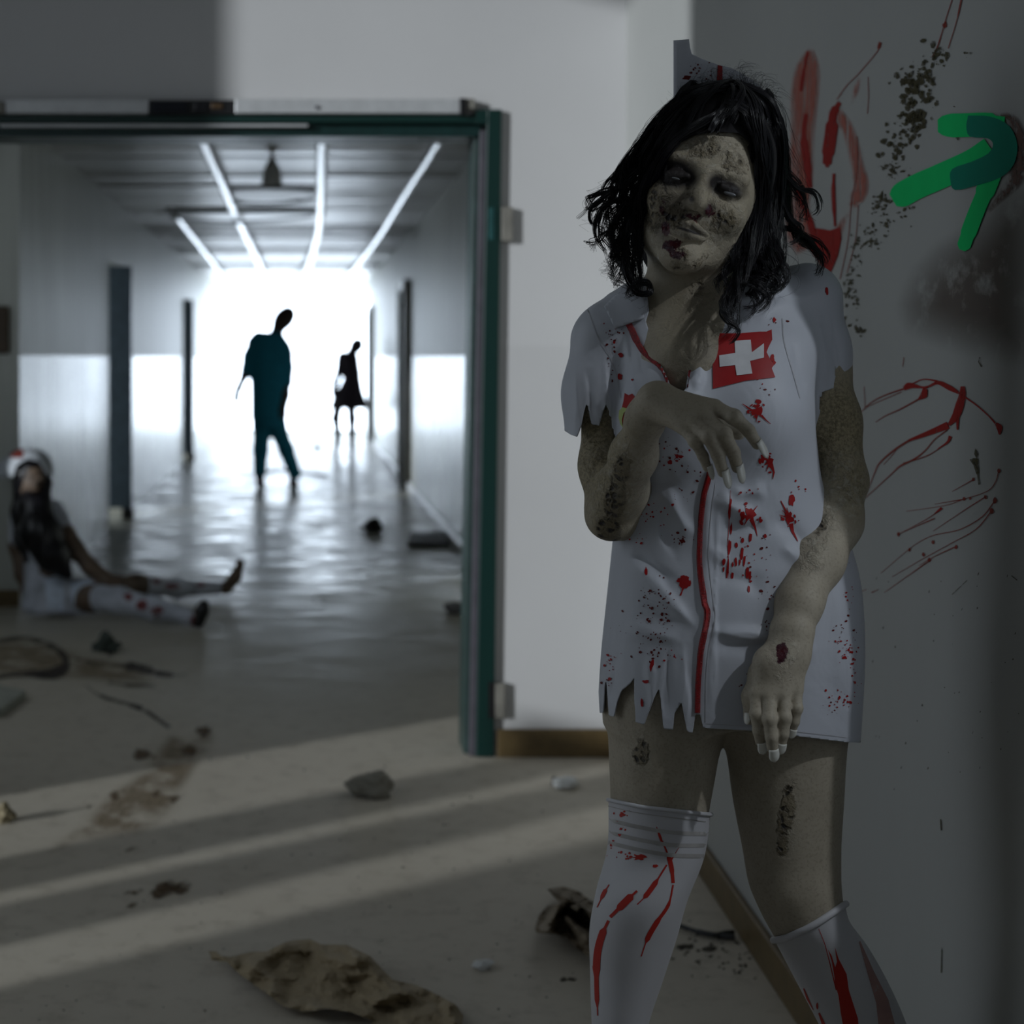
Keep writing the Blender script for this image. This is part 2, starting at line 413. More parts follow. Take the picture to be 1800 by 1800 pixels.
mb = MB(); quad(mb, px(836), px(846), px(818), px(827), pz(236), .002, Yf+.05, 5.44); mb.build('door_stop', plain('pale_green_stop', (.025, .05, .046, 1), .4), door, bevel=.002)
MB().box(-1.66, -1.58, Yf, 5.45, 0, pz(203)).build('far_jamb', M_green, door)
MB().box(px(0), px(541), Yf-.004, Yf+.03, pz(223), pz(219)).build('weather_strip', M_alu, door)
MB().box(px(859), px(868), Yf-.004, Yf+.01, pz(422), pz(365)).build('strike_plate', plain('green_steel', (.03, .11, .11, 1), .3, .4), door, bevel=.001)
M_hinge = plain('beige_hinge', (.20, .19, .165, 1), .5)
for (y0, y1, x0, x1) in ((364, 424, 881, 901), (1201, 1262, 869, 887)):
    h = MB().box(px(x0), px(x1), 5.212, 5.238, pz(y1), pz(y0)).build('hinge_plate', M_hinge, door, bevel=.003)
MB().box(px(858), px(869), Yf-.004, Yf+.02, pz(1262), pz(1198)).build('latch_hole', M_black, door)
rail = empty('door_closer_rail', (px(400), 5.2, pz(190)), 'long silver door closer rail fixed above the green door frame', 'door closer')
MB().box(px(12), px(262), 5.195, 5.235, pz(201), pz(177)).build('rail_cover', M_alu, rail, bevel=.002)
MB().box(px(414), px(808), 5.195, 5.235, pz(201), pz(176)).build('rail_cover', M_alu, rail, bevel=.002)
mb = MB().box(px(260), px(415), 5.205, 5.235, pz(203), pz(177)); c = mb.build('closer_box', M_black, rail, bevel=.003); tag(c, 'black open mechanism in the middle')
MB().box(px(268), px(330), 5.196, 5.206, pz(199), pz(181)).build('spring_block', plain('dark_steel', (.02,.022,.03,1), .3, .6), c, bevel=.002)
MB().box(px(342), px(366), 5.196, 5.206, pz(198), pz(180)).build('gear_block', plain('dark_steel_b', (.03,.03,.035,1), .3, .6), c, bevel=.004)
MB().box(px(372), px(392), 5.198, 5.206, pz(193), pz(183)).build('brass_block', plain('dull_brass', (.10,.06,.03,1), .4, .4), c, bevel=.002)
MB().box(px(806), px(818), 5.19, 5.235, pz(205), pz(175)).build('end_bracket', M_black, rail, bevel=.002)
MB().box(px(818), px(834), 5.20, 5.235, pz(193), pz(175)).build('end_cap', M_hinge, rail, bevel=.003)
MB().box(px(0)-.05, px(10), 5.2, 5.235, pz(201), pz(180)).build('end_cap', M_hinge, rail, bevel=.003)
MB().tube([(px(557),5.194,pz(191)),(px(557),5.188,pz(191))], .006, 10).build('screw', M_gask, rail)
# hall and corridor behind the door
CZ, XL, XR_, YE = 2.45, -1.42, 1.03, 28.0
struct('wall_hall_left', MB().box(-2.42, -2.3, 5.42, 5.6, 0, 2.9).box(-2.42, -2.3, 7.5, 8.4, 0, 2.9).box(-2.42, -2.3, 5.6, 7.5, 0, .8).box(-2.42, -2.3, 5.6, 7.5, 2.35, 2.9), M_corr)
wcl = struct('wall_corridor_left', MB().box(-2.42, XL, 8.4, 12.3, 0, 2.6).box(-2.42, XL, 13.9, 20.0, 0, 2.6).box(-2.42, XL, 21.3, YE, 0, 2.6).box(-2.42, XL, 12.3, 13.9, 1.98, 2.6).box(-2.42, XL, 20.0, 21.3, 1.98, 2.6), M_corr)
wcr = struct('wall_corridor_right', MB().box(XR_, 1.35, 5.42, YE, 0, 2.6), M_corr)
struct('baseboard_left', MB().box(-2.3, XL+.001, 8.384, 8.4, 0, .086), M_base)
struct('baseboard_corridor', MB().box(XR_-.035, XR_, 5.42, 15.8, 0, .085).box(XR_-.035, XR_, 16.9, YE, 0, .085), plain('grey_skirting', (.48,.49,.48,1), .3), bevel=.01)
M_jamb = plain('blue_lit_door_paint', (.12, .165, .21, 1), .35)  # bluish light on the door edges is put into this colour
for i, (a, b, yy) in enumerate(((XL-.25, XL+.10, 12.98), (XL-.25, XL+.10, 20.4))):
    d = struct('door_%d' % (i+2), MB().box(a, b, yy, yy+.06, .085, 1.97), M_jamb, bevel=.004)
    MB().box(b-.075, b+.012, yy-.014, yy+.08, 0, .085).build('door_foot', M_black, d)
    MB().box(a, b, yy-.01, yy, 1.0, 1.04).build('door_rail', M_jamb, d)
M_jamb2 = plain('ochre_door_frame', (.13, .115, .075, 1), .4)
for i, (a, b) in enumerate(((15.9, 16.9), (23.8, 24.8))):
    d = struct('door_%d' % (i+4), MB().box(XR_-.012, XR_+.02, a, b, 0, 1.92), plain('pale_door_leaf_%d' % i, (.36,.37,.36,1), .35))
    for ya, yb in ((a-.08, a), (b, b+.08)): MB().box(XR_-.06, XR_+.02, ya, yb, 0, 2.0).build('jamb', M_jamb2, d)
    MB().box(XR_-.06, XR_+.02, a-.08, b+.08, 1.92, 2.0).build('lintel', M_jamb2, d)
# ceiling boards across the corridor, some of them fallen
M_board = NT('ceiling_board'); _n = M_board.noise(M_board.co((.6, 9, 1)), 3, 4)
M_board.set(M_board.ramp(_n, [(.3, (.32,.31,.29,1)), (.7, (.48,.47,.45,1))]), .33); M_board = M_board.m
ceil = struct('ceiling_corridor', MB().box(-2.4, 1.35, 5.42, YE+.3, 2.62, 2.75), plain('dark_void', (.03,.03,.03,1), .9))  # slab coloured near black, painting shade into the gaps between boards
shared = {}
gaps = {12: (-.55, .10), 17: (-1.10, .12), 18: (-1.2, .2), 27: (-1.3, 1.03), 34: (-1.42, .6), 36: (-.9, .7)}
for i in range(70):
    y = 5.46+i*.322+.0; x0 = -2.3 if y < 8.1 else XL
    spans = [(x0, XR_)]
    if i-7 in gaps: a, b = gaps[i-7]; spans = [(x0, a), (b, XR_)]
    for a, b in spans:
        if b-a < .05: continue
        key = (round(a,3), round(b,3))
        dz = random.uniform(-.006, .006); tl = random.choice((-.05, -.02, 0, .03, .05))
        if key not in shared:
            o = MB().box(a, b, -.154, .154, -.012, .006).build('ceiling_board', M_board, ceil); shared[key] = o.data
        else:
            o = bpy.data.objects.new('ceiling_board', shared[key]); COL.objects.link(o); o.parent = ceil
        o.location = (0, y+.16, CZ+dz+.012); o.rotation_euler = (tl+random.uniform(-.02,.02), 0, 0)
# bent boards hanging at the gaps
for (ya, xa, xb, sag) in ((12.2, -.55, .10, .05), (13.7, -1.08, .1, .06)):
    mb = MB()
    for k in range(12):
        t0, t1 = k/12, (k+1)/12; f = lambda t: CZ-.02-sag*math.sin(PI*t)**.7*(1-.5*t)
        mb.hexa([(xa+(xb-xa)*t0,ya,f(t0)-.02),(xa+(xb-xa)*t1,ya,f(t1)-.02),(xa+(xb-xa)*t1,ya+.12,f(t1)-.02),(xa+(xb-xa)*t0,ya+.12,f(t0)-.02)],
                [(xa+(xb-xa)*t0,ya,f(t0)),(xa+(xb-xa)*t1,ya,f(t1)),(xa+(xb-xa)*t1,ya+.12,f(t1)),(xa+(xb-xa)*t0,ya+.12,f(t0))])
    mb.build('sagging_board', M_black, ceil)
# bright rails running along the corridor ceiling
M_rail = NT('white_rail').set((.85,.87,.9,1), .22, .0); M_rail = M_rail.m
rails = [('second pale ceiling rail from the left, bright white and bending', [(362,252,9.3),(392,318,11.3),(425,400,15.0),(452,455,19.0),(464,490,23),(466,525,27)]),
         ('third ceiling rail from the left, bright white, curving above the leaning man', [(566,246,9.2),(565,330,11.7),(560,400,15.2),(545,460,19.5),(528,500,23.5),(508,535,27)]),
         ('fainter rail on the right side of the corridor ceiling', [(765,252,9.3),(725,318,11.2),(690,375,13.7),(648,440,18.2),(612,487,23),(575,520,27)]),
         ('faint rail at the far left edge of the corridor ceiling', [(303,372,13.6),(345,425,17),(376,465,20.5),(396,498,24),(410,525,27)])]
for lab, pts in rails:
    P = np.array([W(*p) for p in spline(pts, 8)])
    if pts[0][2] < 9.5: P = np.concatenate([[[P[0][0]*1.02-.005, 6.6, CZ], [P[0][0]*1.01, 8.0, CZ]], P]); P[:,2] = np.minimum(P[:,2], CZ-.03)
    mb = MB(); mb.tube(P, .034 if 'bright' in lab else .026, 8)
    o = mb.build('overhead_rail', M_rail, None, smooth=True); tag(o, lab, 'rail', 'rails along the corridor ceiling')
t = empty('hanging_lamp', W(478, 268, 10.2), 'small dark lamp fitting hanging under the corridor ceiling', 'lamp')
MB().tube([W(478, 240, 9.9), W(478, 285, 9.9)], .012, 8).build('cord', M_black, t)
MB().tube([W(478, 280, 9.9), W(478, 298, 9.9), W(478, 325, 9.9)], [.02, .05, .062], 12).build('lamp_shade', M_dim, t)
t = MB().box(*sorted((W(150,0,7.4)[0], W(185,0,7.4)[0])), 7.4, 7.5, CZ-.07, CZ-.001).build('ceiling_sensor', M_gask, None, bevel=.01); tag(t, 'small dark box on the hall ceiling near the top left', 'sensor')
# the far end: a big blown-out window
NTe = NT('backlit_glass'); e = NTe.n('ShaderNodeEmission'); e.inputs[0].default_value = (.74, .86, 1, 1); e.inputs[1].default_value = 7.0; NTe.l(e.outputs[0], NTe.out.inputs[0])
win = struct('window_2', MB().box(XL-.1, XR_+.1, YE, YE+.08, 0, .03).box(XL-.1, XR_+.1, YE, YE+.08, 2.43, 2.62).box(XL-.1, XL+.004, YE, YE+.08, .03, 2.43).box(XR_-.004, XR_+.1, YE, YE+.08, .03, 2.43), plain('white_window_frame', (.7,.72,.74,1), .4))
MB().box(XL, XR_, YE+.05, YE+.06, .04, 2.43).build('pane', NTe.m, win)
for xa, xb, ya in ((XL-.005, XL+.012, 26.3), (XR_-.012, XR_+.005, 25.3)): MB().box(xa, xb, ya, YE-.03, .55, 2.25).build('added_glow_pane', NTe.m, win)  # glowing panels added on the side walls to widen the bright end
struct('wall_end', MB().box(-2.5, 1.4, YE+.09, YE+.2, 0, 2.8), M_dim)
t = MB().box(-1.56, -1.47, 8.37, 8.398, H-(622-CY)*8.38/F, H-(538-CY)*8.38/F).build('wall_plate', plain('rusty_plate', (.07,.045,.025,1), .6), None, bevel=.01); tag(t, 'small rusty brown plate on the wall end at the left edge', 'plate')

# ------------------------------------------------------------------ skin, cloth, hair materials
def skin_mat():
    t = NT('dead_skin'); v = t.co(); n = t.noise(v, 26, 6, .65); nf = t.noise(v, 260, 4, .7); 
    wob = t.n('ShaderNodeTexNoise'); wob.inputs['Scale'].default_value = 55; wob.inputs['Detail'].default_value = 4; t.l(v, wob.inputs['Vector'])
    vm = t.n('ShaderNodeVectorMath'); vm.operation = 'MULTIPLY_ADD'; t.l(wob.outputs['Color'], vm.inputs[0]); vm.inputs[1].default_value = (.022,)*3; t.l(v, vm.inputs[2]); v2 = vm.outputs[0]
    vo = t.voro(v2, 105, 'F1'); plate = t.ramp(t.noise(v2, 34, 5, .6), [(.44, (0,0,0,1)), (.50, (.6,.6,.6,1)), (.58, (1,1,1,1))]); big = t.noise(v, 9, 4)
    c = t.mix(n, (.27, .235, .18, 1), (.43, .38, .30, 1))
    c = t.mix(t.math('MULTIPLY', t.ramp(nf, [(.5, (0,0,0,1)), (.66, (1,1,1,1))]), .35), c, (.13, .11, .085, 1))
    mud = t.attr('mud'); wound = t.attr('wound'); dark = t.attr('dark'); blood = t.attr('blood'); flake = t.math('MULTIPLY', t.attr('flake'), t.math('SUBTRACT', 1.0, dark))
    mudc = t.mix(t.ramp(nf, [(.40, (0,0,0,1)), (.60, (1,1,1,1))]), (.13, .105, .055, 1), (.31, .26, .155, 1))
    c = t.mix(t.math('MULTIPLY', mud, .85), c, mudc)
    crust = t.noise(v, 105, 5, .72, .6); fl = t.math('MULTIPLY', flake, t.ramp(crust, [(.50, (0,0,0,1)), (.60, (1,1,1,1))]))
    c = t.mix(t.math('MULTIPLY', fl, .8), c, (.46, .42, .35, 1))
    hole = t.ramp(vo, [(.22, (1,1,1,1)), (.50, (0,0,0,1))]); wn = t.noise(v, 60, 5, .7)
    wm = t.ramp(t.math('ADD', wound, t.math('MULTIPLY', t.math('SUBTRACT', wn, .5), 1.5)), [(.38, (0,0,0,1)), (.68, (1,1,1,1))])
    hm = t.math('MULTIPLY', wm, hole)
    c = t.mix(t.math('MULTIPLY', wm, .7), c, t.mix(wn, (.055, .04, .02, 1), (.21, .165, .09, 1)))
    c = t.mix(hm, c, (.012, .008, .012, 1))
    c = t.mix(t.math('MULTIPLY', t.math('MULTIPLY', flake, plate), .38), c, (.42, .38, .29, 1))
    c = t.mix(t.math('MULTIPLY', dark, .95), c, (.009, .007, .010, 1))
    bm = t.ramp(t.math('ADD', blood, t.math('MULTIPLY', t.math('SUBTRACT', wn, .5), 2.2)), [(.42, (0,0,0,1)), (.60, (1,1,1,1))])
    c = t.mix(bm, c, t.mix(vo, (.075, .004, .008, 1), (.02, .003, .012, 1)))
    t.set(c, t.math('SUBTRACT', .58, t.math('MULTIPLY', bm, .3)), spec=.3)
    b = t.bump(nf, .10, .002); b = t.bump(t.math('MULTIPLY', t.math('MAXIMUM', flake, mud), plate), .55, .005, b)
    b = t.bump(t.math('MULTIPLY', wm, t.math('ADD', t.math('MULTIPLY', hole, -1.0), wn)), .9, .006, b)
    t.bump(t.math('ADD', fl, t.math('MULTIPLY', t.math('MULTIPLY', mud, nf), .5)), .5, .003, b)
    return t.m
M_skin = skin_mat()
def cloth_mat(name, col, weave=900, wr=.12):
    t = NT(name); v = t.co(); n = t.noise(v, 6, 4); g = t.noise(t.co((1, 1, 7)), 260, 3)
    t.set(t.mix(n, tuple(c*.90 for c in col[:3])+(1,), col), .55, sheen=.15)
    b = t.bump(g, .10, .001); t.bump(t.noise(t.co((1,1,.6), rot=(0,.5,0)), 9, 3, .5, 1.2), wr, .03, b); return t.m
M_dress = cloth_mat('white_satin', (.455, .47, .52, 1))
M_sock = cloth_mat('white_nylon', (.50, .495, .52, 1), wr=.03)
M_blood = decal_mat('dried_blood', (.36, .008, .008, 1), rough=.5, scale=60, col2=(.22, .005, .006, 1))
M_blood2 = decal_mat('darker_blood', (.14, .006, .006, 1), rough=.5, scale=60, col2=(.06, .006, .004, 1))
M_red = plain('red_cloth', (.32, .004, .006, 1), .55, var=.1)
M_zip = plain('red_zip', (.24, .003, .006, 1), .35, var=.3, scale=300, bump=.5)
M_white = plain('white_cloth', (.60, .60, .62, 1), .6)
M_hair = NT('black_hair').set((.0045, .004, .006, 1), .34, spec=.45); M_hair = M_hair.m
M_nail = NT('white_nail_polish').set((.66, .65, .60, 1), .16); M_nail = M_nail.m
# ------------------------------------------------------------------ the nurse: a field for the body
R2 = D0/F
A_ = N
def rot(axis, a): return np.array(Matrix.Rotation(a, 3, axis))
HR = rot('Z', math.radians(-13.0)) @ rot('Y', math.radians(17.5)) @ rot('X', math.radians(-7))   # head roll, then lifted chin
EYE = N(1237, 322, -.105)
HO = EYE - HR @ np.array([0, -.085, .004])
def hp(x, y, z): return HO+HR @ np.array([x, y, z])
B = Field()
# torso, shoulders, neck
B.loft([(545,1100,1405,.03,.055),(600,1090,1420,.01,.082),(700,1094,1416,0,.098),(780,1096,1412,0,.098),(860,1094,1418,0,.092),(960,1088,1455,0,.09),(1080,1078,1495,.01,.10),(1180,1072,1494,.01,.10),(1260,1075,1488,.01,.09)], D0, .03, 2.3)
B.cap(N(1215,545,.03), N(1412,514,.03), 38*R2, 34*R2, .03); B.cap(N(1215,550,.03), N(1092,594,.03), 38*R2, 34*R2, .03)
B.cap(hp(0,.03,-.05), N(1215,560,.03), .052, .056, .03)
B.cap(hp(.01,.02,-.07), N(1228,585,-.035), .03, .028, .03)
B.cap(N(1222,585,-.03), N(1390,545,-.02), .016, .013, .02); B.cap(N(1206,590,-.03), N(1110,585,-.02), .016, .013, .02)   # collar bones
B.cap(N(1200,560,-.01), N(1205,640,-.06), .045, .05, .04)
B.cap(N(1150,568,.02), N(1340,548,.02), .050, .048, .03)
# arms
def arm(pts, k=.02):
    P = [N(*p[:3]) for p in pts]; B.chain(P, [p[3]*(D0+p[2])/F for p in pts], k)
arm([(1068,604,.02,40),(1062,700,.01,40),(1062,820,-.01,40),(1072,905,-.035,39)], .02)
arm([(1076,905,-.035,40),(1093,860,-.07,41),(1114,800,-.12,37),(1135,735,-.175,30),(1146,705,-.195,28)], .02)
arm([(1428,535,.02,42),(1444,640,.02,45),(1462,740,.01,46),(1480,838,-.005,41)], .02)
arm([(1480,852,-.005,40),(1462,915,-.035,49),(1434,985,-.075,45),(1405,1060,-.115,36),(1392,1110,-.13,32)], .02)
# hand across the chest (back of the hand up)
WR = (1150,704,-.197)
kn = {'index': (1256,716,-.243), 'middle': (1238,731,-.247), 'ring': (1218,742,-.245), 'pinky': (1200,751,-.238)}
for q, r in (('index',14.5), ('middle',14.5), ('ring',14), ('pinky',12.5)):
    B.cap(N(1158,704,-.20), N(*kn[q]), 25*.0007, r*.00068, .012)
B.cap(N(1160,712,-.195), N(1205,735,-.225), 26*.0007, 20*.0007, .012)
fingers = [  # knuckle chain, radii px
 [kn['index'],(1290,733,-.262),(1316,757,-.262),(1331,781,-.256)],
 [kn['middle'],(1272,763,-.268),(1289,795,-.262),(1296,822,-.254)],
 [kn['ring'],(1247,768,-.266),(1262,800,-.262),(1271,830,-.254)],
 [kn['pinky'],(1222,776,-.256),(1236,802,-.252),(1243,822,-.246)]]
frad = [(13.5,12.5,11.2,9.5),(13.5,12.8,11.5,10),(13,12.3,11.2,9.5),(11,10.2,9.2,7.8)]
for ch, rr in zip(fingers, frad):
    B.chain([N(*p) for p in ch], [r*.00067 for r in rr], .003)
    B.ell(N(*ch[1]), rr[1]*.00071, .005)
B.chain([N(1172,722,-.19), N(1222,742,-.20), N(1262,752,-.212), N(1298,762,-.22)], [.016, .0125, .0105, .008], .008)     # thumb behind
# hanging hand
kn2 = [(1330,1218,-.150),(1353,1222,-.158),(1378,1220,-.158),(1400,1212,-.152)]
for p, r in zip(kn2, (14, 14, 14, 12.5)): B.cap(N(1392,1112,-.132), N(*p), 29*.0007, r*.0007, .012)
B.cap(N(1352,1165,-.143), N(1392,1150,-.138), .020, .020, .014)
fing2 = [[kn2[0],(1330,1255,-.160),(1334,1285,-.160),(1337,1304,-.156)],
         [kn2[1],(1353,1264,-.172),(1356,1296,-.172),(1358,1316,-.168)],
         [kn2[2],(1379,1262,-.170),(1376,1290,-.170),(1373,1306,-.166)],
         [kn2[3],(1400,1245,-.160),(1396,1268,-.158),(1393,1281,-.155)]]
for ch, rr in zip(fing2, [(12,11,10.5,9),(12,11.5,10.5,9.5),(12,11.2,10.2,9),(10.5,9.8,9,7.5)]):
    B.chain([N(*p) for p in ch], [r*.00071 for r in rr], .0025); B.ell(N(*ch[1]), rr[1]*.00074, .004)
B.chain([N(1368,1140,-.115), N(1338,1185,-.125), N(1322,1225,-.13), N(1319,1262,-.132)], [.018, .014, .011, .0085], .01)
# legs
LEG1 = [(1130,1085,1250,.01,.070),(1225,1066,1272,.0,.088),(1300,1071,1262,0,.083),(1350,1073,1255,0,.079),(1420,1075,1243,0,.074),(1500,1072,1231,-.005,.068),(1572,1053,1203,-.012,.066),(1640,1041,1184,-.005,.062),(1706,1042,1162,.005,.060),(1800,1045,1131,.012,.056),(1900,1050,1116,.018,.050),(2050,1060,1106,.025,.036),(2200,1064,1104,.03,.033),(2290,1062,1106,.03,.036)]
LEG2 = [(1130,1280,1480,.01,.070),(1225,1268,1494,.0,.088),(1305,1279,1484,0,.083),(1400,1290,1478,0,.079),(1500,1309,1473,-.005,.073),(1560,1320,1475,-.012,.069),(1610,1341,1484,-.01,.066),(1660,1369,1519,.0,.063),(1730,1406,1558,.008,.062),(1800,1443,1588,.015,.058),(1900,1492,1612,.02,.052),(2050,1548,1622,.028,.040),(2200,1585,1634,.033,.034),(2290,1592,1640,.033,.036)]
B.loft(LEG1, D0, .03, 2.0); B.loft(LEG2, D0, .03, 2.0)
for x in (1084, 1616):
    a = N(x, 2290, .05); a[2] = .034; b = N(x-8 if x < 1300 else x+6, 2290, -.12); b[2] = .026
    B.cap(a, b, .034, .026, .02)
# head
B.ell(hp(0,.024,.040), (.074,.094,.086), .02, R=HR)
B.ell(hp(0,-.02,-.012), (.065,.070,.088), .03, R=HR)
for sx in (-1, 1):
    B.cap(hp(.050*sx,.005,-.052), hp(.008*sx,-.062,-.086), .018, .018, .025)
    B.ell(hp(.041*sx,-.064,-.022), .021, .02, R=HR)
    B.cap(hp(.042*sx,-.071,.025), hp(.012*sx,-.084,.021), .011, .010, .012)
    B.ell(hp(.075*sx,.012,-.004), (.010,.018,.030), .008, R=HR)
B.ell(hp(0,-.073,-.091), (.021,.015,.015), .018, R=HR)
B.cap(hp(0,-.088,.016), hp(0,-.106,-.026), .0085, .0115, .012)
for sx in (-1, 1):
    B.ell(hp(.0122*sx,-.096,-.031), .0074, .006, R=HR)
    B.ell(hp(.0345*sx,-.098,.006), (.022,.016,.0145), .012, 's', R=HR)
    B.ell(hp(.034*sx,-.0745,.003), .0145, .004, R=HR)
    B.cap(hp(.022*sx,-.0875,.006), hp(.046*sx,-.0835,.003), .0042, .004, .006)           # heavy upper lid
    B.cap(hp(.023*sx,-.0905,-.001), hp(.045*sx,-.0865,-.003), .0016, .0014, .0015, 's')   # slit of the eye
    B.ell(hp(.007*sx,-.112,-.037), (.0038,.006,.0035), .003, 's', R=HR)
    B.cap(hp(.023*sx,-.083,-.059), hp(0,-.0950,-.0515), .0042, .0062, .005)
    B.cap(hp(.019*sx,-.083,-.064), hp(0,-.0940,-.0655), .0045, .0075, .005)
    B.cap(hp(.025*sx,-.0875,-.0620), hp(0,-.1005,-.0585), .0022, .0032, .0015, 's')
B.ell(hp(0,-.100,-.0465), (.004,.004,.007), .006, 's', R=HR)
# craters and peeled flaps of the face
crat = [(1226,262,.013),(1243,252,.008),(1281,272,.010),(1222,278,.006),(1317,280,.006),(1152,345,.007),(1170,362,.011),(1178,380,.010),(1250,372,.008),(1272,392,.006),(1262,405,.005),(1146,400,.006),(1196,447,.008),(1180,425,.009),(1217,340,.007),(1212,352,.006)]
def fpt(x, y, r):                                   # face surface point under a pixel (sphere-trace the field)
    d = np.array([(x-CX)/F, 1, -(y-CY)/F]); d /= np.linalg.norm(d); p = np.array(ORG)+d*1.85
    for _ in range(40): p = p+d*max(B.ev(p[None])[0], 0)*.9
    return p, d
for x, y, r in crat:
    p, d = fpt(x, y, r)
    if p[1] < 2.25: B.ell(p-d*r*.55, r, r*.35, 's')
for (x0,y0,x1,y1,r) in ((1222,240,1262,243,.0022),(1228,262,1222,285,.0025),(1258,292,1276,262,.0018),(1276,262,1294,275,.0016),(1240,310,1262,290,.0020),(1225,318,1243,305,.0022),(1240,345,1228,360,.0025),(1225,350,1205,362,.0022),(1205,362,1195,380,.0018),(1262,398,1280,388,.0022),(1280,388,1290,368,.0018),(1256,412,1275,400,.0018),(1160,330,1148,372,.0018),(1150,385,1146,425,.0016),(1212,440,1240,432,.0016)):
    a, b = fpt(x0,y0,0)[0], fpt(x1,y1,0)[0]
    if max(a[1], b[1]) < 2.25: B.cap(a, b, r, r*.6, .003)
for k in range(60):                                 # small pits eaten into the face
    x, y = (random.gauss(1160, 16), random.gauss(375, 40)) if k < 30 else (random.gauss(1275, 24), random.gauss(390, 26)) if k < 46 else (random.gauss(1262, 40), random.gauss(262, 18))
    p, d = fpt(x, y, 0); r = random.uniform(.0018, .0045)
    if p[1] < 2.2: B.ell(p-d*r*.3, r, r*.3, 's')
for k in range(34):                                 # lifted edges of skin
    x, y = random.uniform(1150, 1312), random.uniform(228, 440); an = random.uniform(0, 6.28); L = random.uniform(6, 15)
    p, q = fpt(x, y, 0)[0], fpt(x+L*math.cos(an), y+L*math.sin(an), 0)[0]
    if max(p[1], q[1]) < 2.2: B.cap(p, q, random.uniform(.0012, .002), .0008, .002)
for k in range(70):                                 # loose crumbs of skin
    x, y = random.uniform(1150, 1315), random.uniform(225, 440); p, d = fpt(x, y, 0)
    if p[1] < 2.2: B.ell(p, random.uniform(.0012, .0028), .003)
bodies = []
HB = (hp(0,0,0)-.135, hp(0,0,0)+np.array([.135,.15,.15])); HB = (np.array(HB[0]), np.array(HB[1]))
L1 = (N(1120,660,-.31), N(1365,660,-.14)); L1 = (np.array([L1[0][0],L1[0][1],N(0,850,-.2)[2]]), np.array([L1[1][0],L1[1][1],N(0,660,-.2)[2]]))
L2 = (np.array([N(1295,0,-.15)[0], N(0,0,-.215)[1], N(0,1335,-.17)[2]]), np.array([N(1432,0,-.15)[0], N(0,0,-.085)[1], N(0,1135,-.15)[2]]))
ov = .006
parts = [B.mesh(.0016, *HB), B.mesh(.0016, *L1), B.mesh(.0016, *L2), B.mesh(.0036, skip=[(a+ov, b-ov) for a, b in (HB, L1, L2)])]
Vs, Qs, n = [], [], 0
for v, q in parts: Vs.append(v); Qs.append(q+n); n += len(v)
V = np.concatenate(Vs); Q = np.concatenate(Qs)
nurse = empty('person', (.5, 2.2, 0), 'standing woman with black curly hair in a torn bloodstained white nurse dress, one hand raised', 'person')
body = link('body', V, Q, M_skin, nurse, True)
# masks of wounds, mud and makeup; dark also paints shade on cheek and mouth
pp = proj(V); front = V[:,1] < 2.215
def spot(lst, ymax=2.3):
    m = np.zeros(len(V))
    for x, y, rx, ry, a, s in lst:
        c, sn = math.cos(math.radians(a)), math.sin(math.radians(a)); dx, dy = pp[:,0]-x, pp[:,1]-y
        r = np.hypot((dx*c+dy*sn)/rx, (-dx*sn+dy*c)/ry); m = np.maximum(m, s*np.clip(1.5-r, 0, 1))
    return np.minimum(m, 1)*(V[:,1] < ymax)
wound = spot([(1092,830,17,32,15,1),(1080,880,18,40,10,.95),(1070,930,22,28,0,.9),(1128,1322,14,26,10,.9),(1383,1430,14,48,8,1),(1375,1482,12,28,8,.8),(1195,460,26,18,0,.5),(1225,490,22,60,5,.42),(1165,345,24,30,0,.6),(1150,365,14,50,0,.9),(1215,335,12,18,0,.5),(1272,392,30,26,0,.66),(1290,280,36,28,0,.48),(1240,260,34,22,0,.6),(1180,380,28,26,0,.85),(1195,445,22,16,0,.6),(1445,920,12,26,20,.7)])
dark = spot([(1184,305,34,24,14,1.5),(1205,312,20,18,14,1.3),(1276,331,30,15,18,1.4),(1260,322,16,15,30,1.2),(1195,360,24,30,20,.55),(1165,400,16,30,0,.5),(1287,347,16,7,18,.5),(1180,360,18,26,10,.55),(1247,368,9,12,20,.9),(1216,350,6,6,0,.9),(1214,398,26,5,17,.55),(1206,414,22,6,17,.5),(1212,406,26,3,17,1.2),(1218,404,24,3,14,.7),(1228,590,40,80,0,.35)], 2.3)
blood = spot([(1222,381,18,9,10,.75),(1248,372,9,15,15,.75),(1172,405,10,14,0,.75),(1182,432,16,13,0,.9),(1190,448,14,9,0,.8),(1375,1148,11,17,10,1.1),(1166,362,8,16,0,.5)])
flake = spot([(1440,925,26,58,18,1),(1480,860,40,60,0,.8),(1425,985,22,22,0,.8),(1240,270,60,60,0,.8),(1270,395,50,40,0,.9),(1376,1148,22,24,0,.8),(1128,1322,22,34,0,.5),(1383,1430,22,70,0,.25),(1090,850,50,90,0,.6),(1380,1190,14,10,0,.4),(1150,400,20,60,0,.7)])
mud = np.clip(spot([(1045,800,60,110,0,1),(1070,900,40,60,0,.8),(1470,760,70,110,0,1),(1500,850,30,60,0,1),(1230,340,130,120,0,.45),(1215,560,90,130,0,.4)])-.0, 0, 1)
for nme, m in (('wound', wound), ('dark', dark), ('blood', blood), ('flake', flake), ('mud', mud)): fattr(body, nme, m)
M_eye = NT('clouded_eye').set((.15, .155, .165, 1), .2); M_eye = M_eye.m
for sx, l_, h_ in ((1, .0080, .0024), (-1, .0055, .0014)):
    f = Field(); f.ell(hp(.0345*sx,-.0885,-.0008), (l_, .0026, h_), .001, R=HR); v, q = f.mesh(.0007); link('eye', v, q, M_eye, nurse, True)
